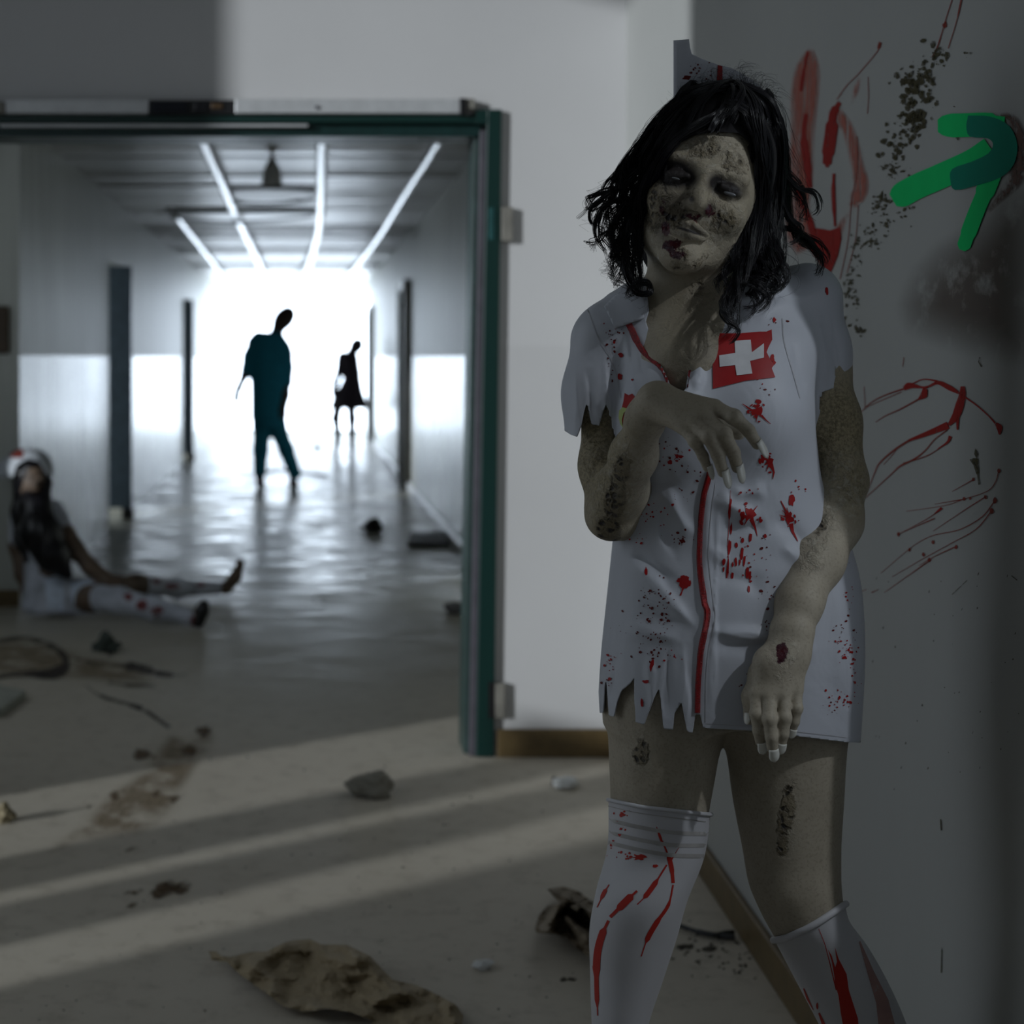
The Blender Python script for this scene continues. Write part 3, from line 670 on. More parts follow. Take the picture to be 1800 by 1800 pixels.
# ------------------------------------------------------------------ finger nails
def nail(tip, prev, up, L, w, col=M_nail):
    tip, prev = np.array(tip), np.array(prev); a = tip-prev; a /= np.linalg.norm(a); b = np.cross(a, up); b /= np.linalg.norm(b); c = np.cross(b, a)
    vs, fs = [], []; nu, nv = 8, 7
    for i in range(nu):
        t = i/(nu-1); wid = w*(.86+.25*t-.0*t) if t < .45 else w*(.97)*math.sqrt(max(0.02, 1-((t-.45)/.56)**2.2))
        for j in range(nv):
            s = j/(nv-1)*2-1; ang = s*1.1
            vs.append(tip+a*(L*(t-.45))+b*(wid*math.sin(ang)/.89)+c*(wid*.85*(math.cos(ang)-.55)+.0052*(1-.35*t)))
    for i in range(nu-1):
        for j in range(nv-1): k = i*nv+j; fs.append((k, k+1, k+nv+1, k+nv))
    o = link('fingernail', vs, fs, col, nurse, True); solid(o, .0008, 0); return o
upv = np.array([0,-.75,.66])
for ch, L, w_ in zip(fingers, (.026,.026,.026,.020), (.0066,.0066,.0066,.0052)):
    nail(N(*ch[3])+(N(*ch[3])-N(*ch[2]))*.30, N(*ch[2]), upv, L, w_)
for ch, L, w_ in zip(fing2, (.017,.018,.016,.013), (.0062,.0066,.0062,.005)):
    nail(N(*ch[3])+(N(*ch[3])-N(*ch[2]))*.42, N(*ch[2]), np.array([0,-1,.1]), L, w_)
nail(N(1317,1264,-.137), N(1321,1230,-.13), np.array([-.8,-.6,0]), .014, .005)
# ------------------------------------------------------------------ the dress
def pinterp(x, pts): p = np.asarray(pts, float); return np.interp(x, p[:,0], p[:,1])
DM, DS = Field(), Field()
DROWS = [(540,1092,1430,.03,.066),(600,1086,1432,.005,.095),(700,1090,1424,-.005,.108),(780,1092,1428,-.005,.108),(860,1086,1442,-.002,.103),(960,1079,1490,0,.102),(1010,1074,1503,0,.108),(1080,1067,1510,.0,.116),(1150,1060,1511,.0,.120),(1230,1055,1507,.0,.122),(1330,1050,1500,.0,.122)]
DM.loft(DROWS, D0, .03, 2.3)
DM.ell(N(1172,735,-.080), (.052,.055,.056), .045); DM.ell(N(1322,725,-.080), (.056,.058,.056), .045)
DM.cap(N(1190,532,.03), N(1078,584,.03), 53*R2, 53*R2, .03); DM.cap(N(1290,540,.03), N(1416,513,.03), 46*R2, 47*R2, .03)
DM.cap(N(1150,570,.015), N(1330,556,.015), .062, .060, .03)
DS.chain([N(1062,604,.02), N(1050,690,.015), N(1043,775,.0)], [58*R2, 54*R2, 51*R2], .02)
DS.chain([N(1424,530,.02), N(1438,620,.02), N(1450,715,.015)], [52*R2, 49*R2, 45*R2], .02)
DR = Field(); DR.p = DM.p+[(f, a, b, .03, o) for f, a, b, k, o in DS.p]
V, Q = DR.mesh(.0026, lo=np.array([N(970,0)[0], 2.0, N(0,1330)[2]]), hi=np.array([N(1530,0)[0], 2.4, N(0,440)[2]]))
P2 = proj(V); fr = V[:,1] < 2.2
# folds of the cloth: (x0,y0,x1,y1,width px,height m)
FOLDS = [(1082,965,1228,1108,13,.007),(1110,962,1190,1030,10,-.004),(1245,1108,1370,1122,11,.007),(1250,1135,1360,1140,16,-.004),(1160,850,1215,950,14,.006),(1150,880,1190,985,9,-.003),(1190,830,1120,870,16,-.006),(1255,870,1330,920,16,.007),(1260,930,1350,925,14,-.005),(1280,870,1350,860,12,.005),(1090,1100,1200,1125,14,.004),(1245,960,1280,990,12,.004),(1360,900,1420,960,16,-.005),(1370,960,1440,1000,14,.005),(1255,1010,1350,1030,16,-.004),(1100,590,1112,720,7,.004),(1125,610,1135,720,8,-.003),(1232,620,1222,690,8,.005),(1385,480,1340,560,8,.005),(1395,600,1412,700,9,-.005),(1245,830,1238,1253,11,.0035),(1262,880,1250,1260,4,.003),(1340,1150,1440,1140,18,.004),(1470,1000,1490,1250,16,.005),(1085,1140,1075,1240,6,-.004),(1140,1150,1148,1260,7,.004),(1175,1140,1172,1270,8,-.004),(1200,1130,1205,1280,7,.004),(1010,620,1015,760,8,.004),(1035,640,1040,750,7,-.004),(1062,630,1070,750,6,.004),(1440,560,1452,690,8,.004),(1465,560,1478,690,7,-.003)]
disp = np.zeros(len(V))
for x0,y0,x1,y1,wd,hh in FOLDS:
    a = np.array([x0,y0]); e = np.array([x1-x0,y1-y0]); L = e@e; t = np.clip((P2-a)@e/L, 0, 1)
    dd = np.linalg.norm(P2-a-t[:,None]*e, axis=1)+3*np.sin(t*7+x0); disp += hh*np.exp(-(dd/wd)**2)*np.clip(np.sin(PI*np.clip(t, .04, .96))*1.4, 0, 1)
V[:,1] -= disp*np.clip((2.22-V[:,1])/.04, 0, 1)
nd = Field(); nd.cap(hp(0,.03,-.03), N(1213,545,.03), .060, .072)
NECK = [(1137,430),(1137,515),(1141,545),(1135,565),(1147,600),(1158,633),(1180,680),(1196,695),(1206,682),(1210,650),(1227,613),(1245,575),(1262,535),(1275,500),(1280,430)]
HEM = [(1000,1250),(1043,1250),(1050,1252),(1052,1215),(1054,1253),(1060,1253),(1063,1200),(1066,1198),(1070,1258),(1079,1260),(1084,1235),(1092,1214),(1106,1203),(1114,1193),(1115,1193),(1112.5,1193),(1116,1269),(1132,1274),(1146,1235),(1158,1210),(1161,1225),(1166,1281),(1184,1283),(1185,1255),(1198,1233),(1203,1262),(1208,1287),(1218,1288),(1222,1256),(1231,1256),(1236,1279),(1240,1280),(1330,1285),(1400,1294),(1490,1305),(1540,1306)]
HEM = [p for i, p in enumerate(HEM) if i == 0 or p[0] > HEM[i-1][0]]
SLV1 = [(970,757),(992,757),(1003,764),(1014,768),(1022,747),(1027,722),(1032,705),(1036,730),(1040,746),(1054,748),(1059,725),(1065,710),(1073,728),(1084,751),(1100,754)]
SLV2 = [(1380,730),(1404,708),(1415,704),(1428,697),(1425,680),(1420.5,658),(1431,670),(1438,690),(1446,689),(1468,681),(1464,660),(1461,643),(1472,657),(1483,673),(1492,674),(1510,676)]
def mono(l):
    o = [l[0]]
    for p in l[1:]: o.append((max(p[0], o[-1][0]+.3), p[1]))
    return o
def dressg(V):
    P2 = proj(V); g = np.minimum(0, 0)-np.ones(len(V))*50
    g = np.maximum(g, np.where(V[:,1] < 2.225, -sdpoly(P2, NECK), -50))
    g = np.maximum(g, np.where(V[:,2] > N(0,600)[2], -nd.ev(V)/R2, -50))
    g = np.maximum(g, np.where(P2[:,1] > 1120, P2[:,1]-pinterp(P2[:,0], HEM), -50))
    ms = DS.ev(V) < DM.ev(V)-.002
    sl = np.where(P2[:,0] < 1200, P2[:,1]-pinterp(P2[:,0], mono(SLV1)), P2[:,1]-pinterp(P2[:,0], mono(SLV2)))
    return np.maximum(g, np.where(ms & (P2[:,1] > 620), sl, -50))
V, T = clip(V, tris(Q), dressg(V))
dress = link('dress', V, T, M_dress, nurse, True)
bpy.context.view_layer.update()
BD = bvh(dress); solid(dress, .0014, -1)
tag(dress, 'torn white nurse dress with ragged hem')
# zip, badge, collar, blood
zl = spline([(1248,828),(1243,848),(1237,873),(1232,915),(1230,960),(1230,990),(1233,1020),(1239,1060),(1243,1075),(1241,1100),(1233,1140),(1230,1170),(1227,1210),(1226,1253)], 5)
zipper = decal('zipper', [stroke(zl, 10)], BD, M_zip, dress, 4, .0016); solid(zipper, .002, 0)
zt = []
for i in range(0, len(zl)-1):
    for t in (0, .33, .66):
        c = zl[i]+(zl[i+1]-zl[i])*t; zt.append([(c[0]-2.2,c[1]-.7),(c[0]+2.2,c[1]-.7),(c[0]+2.2,c[1]+.7),(c[0]-2.2,c[1]+.7)])
z2 = decal('zip_teeth', zt, BD, plain('red_zip_teeth', (.42,.02,.02,1), .25, .3), zipper, 9, .0034); z2['kind'] = 'stuff'
zb = decal('zipper', [stroke(spline([(1104,566),(1112,582),(1122,603),(1133,620),(1148,634),(1160,644),(1169,660),(1177,680)], 4), [11]*8+[9]*14+[6]*7)], BD, M_zip, dress, 4, .0016); solid(zb, .002, 0)
decal('zipper', [stroke(spline([(1228,612),(1218,636),(1212,655),(1207,682)], 4), 4)], BD, M_zip, dress, 4, .0016)
col = decal('collar', [[(1137,514),(1147,540),(1159,565),(1134,561),(1082,579),(1064,543),(1098,510)]], BD, M_dress, dress, 6, .005); solid(col, .003, -1)
decal('seam', [stroke(spline([(1258,850),(1250,905),(1246,960),(1247,1000),(1254,1060),(1257,1090),(1246,1140),(1241,1200),(1240,1270)],4), 1.5), stroke([(1240,1272),(1330,1277),(1400,1286),(1488,1296)], 1.4), stroke(spline([(1375,560),(1378,600),(1392,650),(1406,700)],4), 2.0), stroke(spline([(1033,545),(1050,590),(1078,640),(1092,700)],4), 2.0)], BD, plain('stitching', (.40,.40,.43,1), .6), dress, 5, .0006)
bd = [(1252,587),(1300,587),(1335,584),(1347,584),(1356,580),(1357,598),(1350,612),(1347,620),(1352,630),(1360,642),(1356,648),(1362,664),(1310,670),(1253,684)]
badge = decal('cross_badge', [bd], BD, M_red, dress, 5, .0012)
decal('white_cross', [[(1291,601),(1319,599),(1321,621),(1342,605),(1342,630),(1318,636),(1322,658),(1295,661),(1292,643),(1265,646),(1264,626),(1292,622)]], BD, M_white, badge, 5, .0020)
def splat(x, y, r, n=9):
    o = [blob(x, y, r, r*1.25, 14, .5)]
    for _ in range(n):
        a = random.uniform(0, 2*PI); d = r*random.uniform(.9, 2.2); l = random.uniform(.1, .35)*r
        o.append(blob(x+d*math.cos(a), y+d*math.sin(a)*1.2, l, l*random.uniform(1, 2), 7, .2, a))
    for _ in range(3):
        a = random.uniform(0, 2*PI); o.append(stroke([(x, y), (x+r*1.2*math.cos(a), y+r*1.2*math.sin(a)), (x+2.3*r*math.cos(a), y+2.3*r*math.sin(a))], [r*.6, r*.25, .8]))
    return o
bl = []
for x, y, r in ((1332,724,8),(1353,811,8),(1318,905,9),(1387,910,8)): bl += splat(x, y, r)
bl += [blob(1333,706,6,4.5), blob(1340,806,3.5,7), blob(1305,907,4,8), blob(1391,880,5,9), stroke([(1305,710),(1320,720),(1334,726)], [1,3,5]), stroke([(1338,730),(1346,738),(1354,745)], [4,2,.8]), stroke([(1355,815),(1360,830),(1358,842)], [7,3,.8]), stroke([(1320,912),(1328,930),(1331,943)],[8,3,.8]), stroke([(1372,880),(1380,896),(1386,905)],[1.5,3,5]), stroke([(1390,920),(1393,935),(1402,952)],[8,5,1])]
bl += [blob(1202,1024,9,11,12,.3), blob(1195,1020,5), blob(1207,1018,5), blob(1212,1026,4,6), stroke([(1202,1030),(1199,1040),(1196,1047)], [5,2,3])]
for x, y, h_ in ((1283,893,24),(1285,930,14),(1282,962,16),(1279,1000,20),(1304,972,14),(1308,985,12),(1314,1005,13),(1294,990,7),(1288,992,6),(1300,988,7),(1319,945,10),(1345,942,5),(1305,950,6),(1294,958,6),(1337,915,4),(1272,988,7),(1287,1012,9),(1316,1036,8),(1293,985,6),(1318,1010,10),(1272,1000,6)): bl.append(blob(x, y, random.uniform(1.6,3.2), h_*.8, 9, .25, .08))
bl += [stroke([(1284,862),(1282,900),(1279,960),(1281,1018)], [.8,1.2,1.0,.8]), blob(1146,1168,3,12,9,.3,.15), blob(1136,1005,2.5,8), blob(1135,1198,6,3), blob(1129,1235,2.5,7,8,.3,-.1), blob(1090,663,5,5.5), blob(1092,624,5,4), blob(1262,568,5,7), blob(1080,602,2.5,2), blob(1112,668,2), blob(1357,630,4,6), blob(1360,638,3,4), blob(1361,563,3.5,4.5), blob(1453,512,3,6)]
bl.append([(1099,691),(1106,695),(1112,692),(1117,698),(1124,690),(1127,697),(1136,690),(1134,700),(1140,694),(1141,720),(1130,740),(1118,760),(1106,775),(1096,752),(1092,725),(1097,705)])
def cluster(x, y, sx, sy, n, r0=.7, r1=2.2, out=None, el=1.6):
    for _ in range(n):
        r = random.uniform(r0, r1)*random.random()**.5; out.append(blob(x+random.gauss(0, sx), y+random.gauss(0, sy), max(.6, r), max(.6, r*random.uniform(.8, el)), 6, .25, random.uniform(0, PI)))
dk = []
for x, y, sx, sy, n in ((1075,590,12,14,14),(1080,640,6,22,14),(1170,795,16,18,22),(1190,800,14,8,10),(1212,830,12,8,10),(1198,868,10,8,12),(1150,905,14,10,24),(1192,945,14,7,14),(1120,950,12,6,8),(1150,1055,18,16,34),(1175,1060,12,12,18),(1120,1100,16,14,20),(1165,1105,12,12,16),(1155,1140,20,12,34),(1072,1160,8,14,18),(1068,1195,7,6,10),(1180,1150,8,8,8),(1330,1000,16,24,16),(1345,1035,10,30,14),(1345,960,10,14,8),(1322,660,20,10,8),(1350,690,8,6,6),(1400,860,8,8,6),(1315,868,10,6,7),(1310,955,10,8,6),(1480,1110,14,12,16),(1468,1125,10,8,10),(1492,1150,8,16,26),(1484,980,8,8,20),(1490,1045,4,20,12),(1475,1230,12,10,26),(1500,1200,5,26,12),(1460,1245,8,10,8),(1312,1205,8,10,14),(1350,1100,4,8,6),(1082,550,12,12,10),(1355,565,10,6,6),(1270,700,10,6,0)):
    cluster(x, y, sx, sy, n, .8, 2.8, dk if random.random() < .6 else bl)
dk += splat(1200,951,3.5,5); bl += splat(1190,802,3,4); bl += [blob(1196,802,5,3), blob(1178,812,4,4)]
decal('blood_stain', bl, BD, M_blood, dress, 7, .0008, 'stuff')
decal('dark_spatter', dk, BD, M_blood2, dress, 8, .0007, 'stuff')
decal('green_mark', [[(1090,722),(1096,716),(1106,719),(1098,726),(1095,738),(1097,752),(1092,745),(1089,733)]], BD, plain('pale_green_cloth', (.36,.42,.14,1), .6), dress, 5, .0014)
# ------------------------------------------------------------------ stockings
def stocking(rows, rim, lab):
    f = Field(); f.loft(rows, D0, .03, 2.0, off=.0026)
    i = 0 if rows is LEG1 else 1; x = (1084, 1616)[i]
    a = N(x, 2290, .05); a[2] = .037; b = N(x-8 if i == 0 else x+6, 2290, -.12); b[2] = .029
    f.cap(a, b, .0366, .0288, .02)
    zt = N(0, min(p[1] for p in rim)-14)[2]
    lo = np.min([p[1] for p in f.p], 0)-.01; hi = np.max([p[2] for p in f.p], 0)+.01; hi[2] = zt+.03
    V, Q = f.mesh(.0034, lo, hi)
    V, T = clip(V, tris(Q), pinterp(proj(V)[:,0], rim)-proj(V)[:,1])
    o = link('stocking', V, T, M_sock, nurse, True); tag(o, lab); return o, V
s1, V1 = stocking(LEG1, [(1060,1404),(1075,1407),(1130,1419),(1240,1431),(1260,1432)], 'white stocking above the knee with grey bands and red streaks')
s2, V2 = stocking(LEG2, [(1330,1664),(1356,1655),(1385,1650),(1430,1630),(1483,1594),(1500,1583)], 'white stocking slipped below the knee with rolled rim')
def rimtube(V, rim, name, r, par, up=0, mat=M_sock, extra=None):
    P = proj(V); m = np.abs(P[:,1]-pinterp(P[:,0], rim)) < .6; R = V[m]; c = R.mean(0)
    a = np.arctan2(R[:,1]-c[1], R[:,0]-c[0]); o = np.argsort(a); n = 40
    al = np.linspace(-PI, PI, n, endpoint=False); pts = np.stack([np.interp(al, a[o], R[o][:,j], period=2*PI) for j in range(3)], 1)
    pts = (pts-c)*1.012+c+np.array([0,0,up])
    if extra: pts = extra(pts)
    pts = np.concatenate([pts, pts[:2]])
    return MB().tube(pts, r, 10, False).build(name, mat, par, smooth=True)
rimtube(V1, [(1060,1404),(1075,1407),(1130,1419),(1240,1431),(1260,1432)], 'stocking_rim', .0026, s1)
rimtube(V2, [(1330,1664),(1356,1655),(1385,1650),(1430,1630),(1483,1594),(1500,1583)], 'stocking_rim', .0044, s2, .002, extra=lambda p: p+np.outer(np.clip((.635-p[:,0])/.04, 0, 1), np.array([-.007, -.004, -.002])))
bpy.context.view_layer.update(); B1, B2 = bvh(s1), bvh(s2)
M_band = plain('sheer_grey_band', (.36,.345,.335,1), .6)
decal('band', [stroke(spline([(1070,y0),(1120,y0+12),(1180,y0+22),(1245,y1)],4), 7) for y0, y1 in ((1441,1466),(1463,1486),(1481,1505))], B1, M_band, s1, 7, .0006)
decal('hem_seam', [stroke(spline([(1070,1417),(1130,1430),(1240,1444)],4), 1.6)], B1, M_band, s1, 7, .0008)
sb = [stroke([(1154,1453),(1160,1470),(1165,1484)],[1,5,3]), stroke(spline([(1164,1478),(1176,1508),(1181,1530),(1183,1552)],4),[3]*4+[8]*5+[6]*4), stroke(spline([(1193,1490),(1183,1506),(1176,1518)],3),[1]*3+[3]*4), stroke(spline([(1172,1520),(1152,1552),(1135,1575),(1120,1590)],4),[3]*4+[9]*5+[2]*4), stroke(spline([(1183,1555),(1175,1590),(1155,1620),(1138,1650),(1127,1681)],4),[3]*4+[6]*4+[9]*5+[2]*4), stroke(spline([(1120,1566),(1105,1580),(1090,1595),(1073,1612)],4),[4]*3+[13]*6+[6]*4), stroke(spline([(1070,1618),(1058,1645),(1050,1680),(1049,1730),(1051,1785)],4),[5]*3+[13]*8+[8]*4+[2]*2), stroke(spline([(1071,1555),(1062,1570),(1050,1595)],4),[2]*3+[7]*3+[2]*3)]
cluster(1092,1432,8,4,8,1,3,sb); cluster(1090,1465,8,10,12,1,3,sb); cluster(1098,1500,12,8,16,1,3.2,sb); sb += [blob(1124,1507,11,5,14,.45), blob(1152,1522,5,3), blob(1094,1432,6,4,10,.4), blob(1044,1700,2,6)]
M_blood3 = decal_mat('red_print', (.42, .028, .018, 1), rough=.55, scale=60, col2=(.33, .02, .014, 1))
decal('blood_streak', sb, B1, M_blood3, s1, 7, .0005)
sc2 = [[(1467,1664),(1474,1685),(1488,1712),(1492,1740),(1500,1765),(1508,1790),(1510,1812),(1484,1812),(1478,1780),(1474,1750),(1468,1730),(1466,1712),(1462,1690),(1455,1668),(1462,1680),(1468,1700),(1471,1690)], stroke([(1439,1632),(1450,1660),(1458,1690),(1470,1740)],[1,1.4,1.6,2]), stroke([(1413,1737),(1420,1755),(1430,1775)],[2,4,1]), stroke([(1440,1780),(1448,1800),(1452,1812)],[3,6,8]), blob(1437,1768,2,5)]
decal('blood_streak', sc2, B2, M_blood3, s2, 7, .0005)
decal('pink_streak', [stroke([(1510,1655),(1530,1710),(1550,1760),(1560,1812)],[3,12,22,30])], B2, decal_mat('pink_wash', (.50,.24,.20,1), .6, .35, 50, rough=.6), s2, 8, .0007)
# ------------------------------------------------------------------ nurse cap
cp = [(1184,71),(1211,69),(1213,84),(1216,95),(1235,104),(1260,113),(1284,119),(1305,130),(1335,150),(1352,175),(1352,215),(1184,215)]
pts = [Vector(p) for p in cp]+[Vector((x, y)) for x in range(1192, 1350, 12) for y in range(78, 212, 12)]
r = geometry.delaunay_2d_cdt(pts, [], [list(range(len(cp)))], 1, 1e-4)
cv = [W(p.x, p.y, 2.225+.05*((p.x-1184)/168-.45)**2+.0002*(p.y-70)) for p in r[0]]
cap = link('nurse_cap', cv, r[2], M_dress, nurse, True); solid(cap, .003, 0); tag(cap, 'stiff white cap with red cross and blood spots')
bpy.context.view_layer.update(); BC = bvh(cap)
decal('cap_cross', [[(1261,114),(1269,116),(1269,150),(1300,154),(1300,163),(1269,160),(1269,185),(1259,185),(1259,160),(1240,158),(1240,149),(1259,150)]], BC, M_red, cap, 5, .0026)
cb = [blob(1207,136,7,4.5,10,.3,-.3)]; cluster(1225,120,14,5,16,.8,2.4,cb); cluster(1240,130,10,8,8,.8,2,cb)
decal('blood_stain', cb, BC, M_blood2, cap, 6, .0022)
# ------------------------------------------------------------------ hair: scalp cap and curly locks
HF = Field(); HF.ell(hp(0,.026,.044), (.084,.102,.107), .02, R=HR); HF.ell(hp(0,.05,-.02), (.072,.075,.09), .03, R=HR)
V, Q = HF.mesh(.003)
FACE = [(1257,231),(1218,238),(1186,255),(1160,290),(1142,325),(1130,360),(1120,420),(1150,520),(1280,520),(1310,420),(1322,370),(1330,300),(1326,258),(1300,234)]
V, T = clip(V, tris(Q), np.where(V[:,1] < 2.19, -sdpoly(proj(V), FACE), -50))
hair = link('hair', V, T, plain('black_scalp', (.006,.005,.006,1), .95, bump=0), nurse, True)
GUIDES = [  # points (px, py, dy), count, spread px at root and tip, curl radius px, turns
 ([(1292,152,-.03),(1232,163,-.065),(1176,213,-.065),(1142,275,-.055),(1120,340,-.035),(1100,400,-.025),(1100,455,-.03)],190,9,17,9,1.6),
 ([(1285,146,0),(1217,160,-.02),(1158,213,-.02),(1116,285,-.01),(1092,350,-.01),(1082,410,-.01),(1092,468,-.03),(1113,515,-.06)],200,11,15,10,2.0),
 ([(1280,150,.03),(1202,172,.03),(1145,230,.03),(1100,298,.03),(1070,345,.02),(1052,368,.02),(1058,400,.01),(1088,418,.0)],90,10,16,10,1.5),
 ([(1270,160,.08),(1190,210,.07),(1142,290,.06),(1114,370,.05),(1104,440,.05),(1122,500,.03),(1150,520,.01)],150,12,16,9,1.5),
 ([(1268,200,-.078),(1222,220,-.092),(1184,246,-.095),(1154,290,-.085),(1136,345,-.065),(1124,400,-.045),(1113,460,-.055),(1118,508,-.075),(1100,522,-.085)],170,8,9,7,1.4),
 ([(1180,260,-.06),(1140,320,-.05),(1112,385,-.03),(1090,430,-.03),(1085,470,-.03),(1108,512,-.05),(1130,528,-.07)],80,8,8,9,2.2),
 ([(1286,178,-.085),(1325,205,-.088),(1346,255,-.072),(1347,320,-.055),(1336,390,-.055),(1318,445,-.07),(1298,495,-.1),(1280,540,-.13),(1290,572,-.145),(1272,596,-.15)],170,8,9,7,1.5),
 ([(1300,150,-.02),(1350,180,-.03),(1370,250,-.02),(1368,330,-.01),(1358,410,-.03),(1352,470,-.06),(1340,520,-.09),(1328,560,-.105)],230,11,17,8,1.5),
 ([(1300,148,.03),(1360,185,.03),(1384,260,.03),(1396,325,.02),(1412,365,.01),(1430,395,.0)],80,11,16,9,1.5),
 ([(1290,150,.08),(1350,200,.08),(1374,290,.07),(1382,370,.05),(1396,415,.02),(1425,428,-.01),(1443,450,-.03),(1436,474,-.05)],110,10,7,6,1.0),
 ([(1300,300,.07),(1310,380,.06),(1303,450,.04),(1292,500,0),(1302,540,-.05)],190,20,24,8,1.2),
 ([(1330,240,-.07),(1334,320,-.06),(1312,400,-.062),(1292,450,-.07),(1276,490,-.08),(1272,530,-.10)],170,7,13,7,1.3),
 ([(1345,380,0),(1352,440,-.04),(1362,485,-.08),(1350,525,-.10)],150,16,20,8,1.4),
 ([(1330,430,-.02),(1325,480,-.07),(1330,520,-.11),(1325,555,-.12)],120,16,20,9,1.6),
 ([(1300,170,-.06),(1270,195,-.088),(1240,220,-.095),(1205,240,-.098)],120,10,10,0,0),
 ([(1280,150,-.02),(1300,178,-.075),(1318,220,-.088),(1332,270,-.075)],130,12,9,0,0),
 ([(1250,150,.02),(1225,175,-.05),(1215,205,-.08),(1190,250,-.09)],150,16,12,0,0),
 ([(1375,400,.0),(1400,405,-.01),(1428,425,-.02),(1446,455,-.03),(1438,478,-.035),(1424,480,-.03)],28,4,3,3,.6),
 ([(1085,400,-.02),(1060,415,-.02),(1040,432,-.02),(1036,450,-.02)],14,5,4,6,.8),
 ([(1120,330,.0),(1075,335,.0),(1045,350,.0),(1036,372,.0),(1050,395,.0)],30,8,9,7,1.2),
]
GUIDES += [([(1282,148,.0),(1262,152,-.055),(1232,180,-.085),(1196,232,-.098)],170,14,10,2,.5), ([(1288,148,.0),(1298,160,-.06),(1288,190,-.09),(1268,222,-.100)],150,16,12,2,.5),
 ([(1300,150,-.01),(1325,185,-.078),(1335,240,-.088),(1340,300,-.08),(1335,360,-.06),(1318,420,-.06)],170,12,10,5,1),
 ([(1230,165,.06),(1215,150,.02),(1190,190,-.04),(1168,240,-.07)],140,16,12,3,.6), ([(1340,165,.06),(1345,165,.0),(1360,215,-.03),(1362,290,-.03)],120,14,14,5,1)]
GUIDES += [([(x, y, -.098),(x*.6+1282*.4, y*.6+165*.4, -.092),(1288+(x-1257)*.2, 158, -.05),(1292, 152, 0)], 60, 9, 10, 2, .5) for x, y in ((1248,231),(1262,229))]
GUIDES += [([(1320,258,-.082),(1326,290,-.075),(1324,330,-.066),(1316,370,-.06),(1300,420,-.06)],110,5,8,5,1), ([(1190,252,-.092),(1166,282,-.085),(1148,318,-.074),(1134,360,-.058),(1128,410,-.05)],110,5,8,6,1.2)]
GUIDES += [([(1150,270,-.03),(1105,318,-.02),(1064,345,-.01),(1039,368,-.01),(1040,392,-.01),(1064,402,-.02),(1092,418,-.03)],34,5,4,0,.5),
 ([(1125,330,-.03),(1085,375,-.02),(1072,415,-.02),(1086,450,-.03),(1112,462,-.04)],30,5,4,0,.5), ([(1110,380,-.03),(1098,430,-.03),(1100,480,-.05),(1120,515,-.075),(1142,514,-.085),(1140,498,-.08),(1118,500,-.08),(1100,518,-.085),(1118,530,-.09)],44,5,3,0,.5),
 ([(1090,350,-.02),(1055,372,-.02),(1048,410,-.02),(1068,440,-.02),(1080,478,-.03)],26,5,4,0,.5), ([(1140,300,-.02),(1090,330,-.01),(1050,338,.0),(1030,352,.0),(1034,372,.0)],18,4,3,0,.5),
 ([(1372,300,-.01),(1400,330,-.01),(1432,340,-.01),(1438,368,-.01),(1418,380,-.01)],24,5,4,0,.5), ([(1375,350,-.01),(1390,385,-.02),(1408,400,-.02),(1404,420,-.03),(1385,430,-.04)],30,6,5,0,.5),
 ([(1280,520,-.11),(1268,545,-.14),(1282,566,-.15),(1298,580,-.15),(1286,600,-.15),(1268,602,-.15)],30,4,3,0,.5)]
HV, HFc = [], []
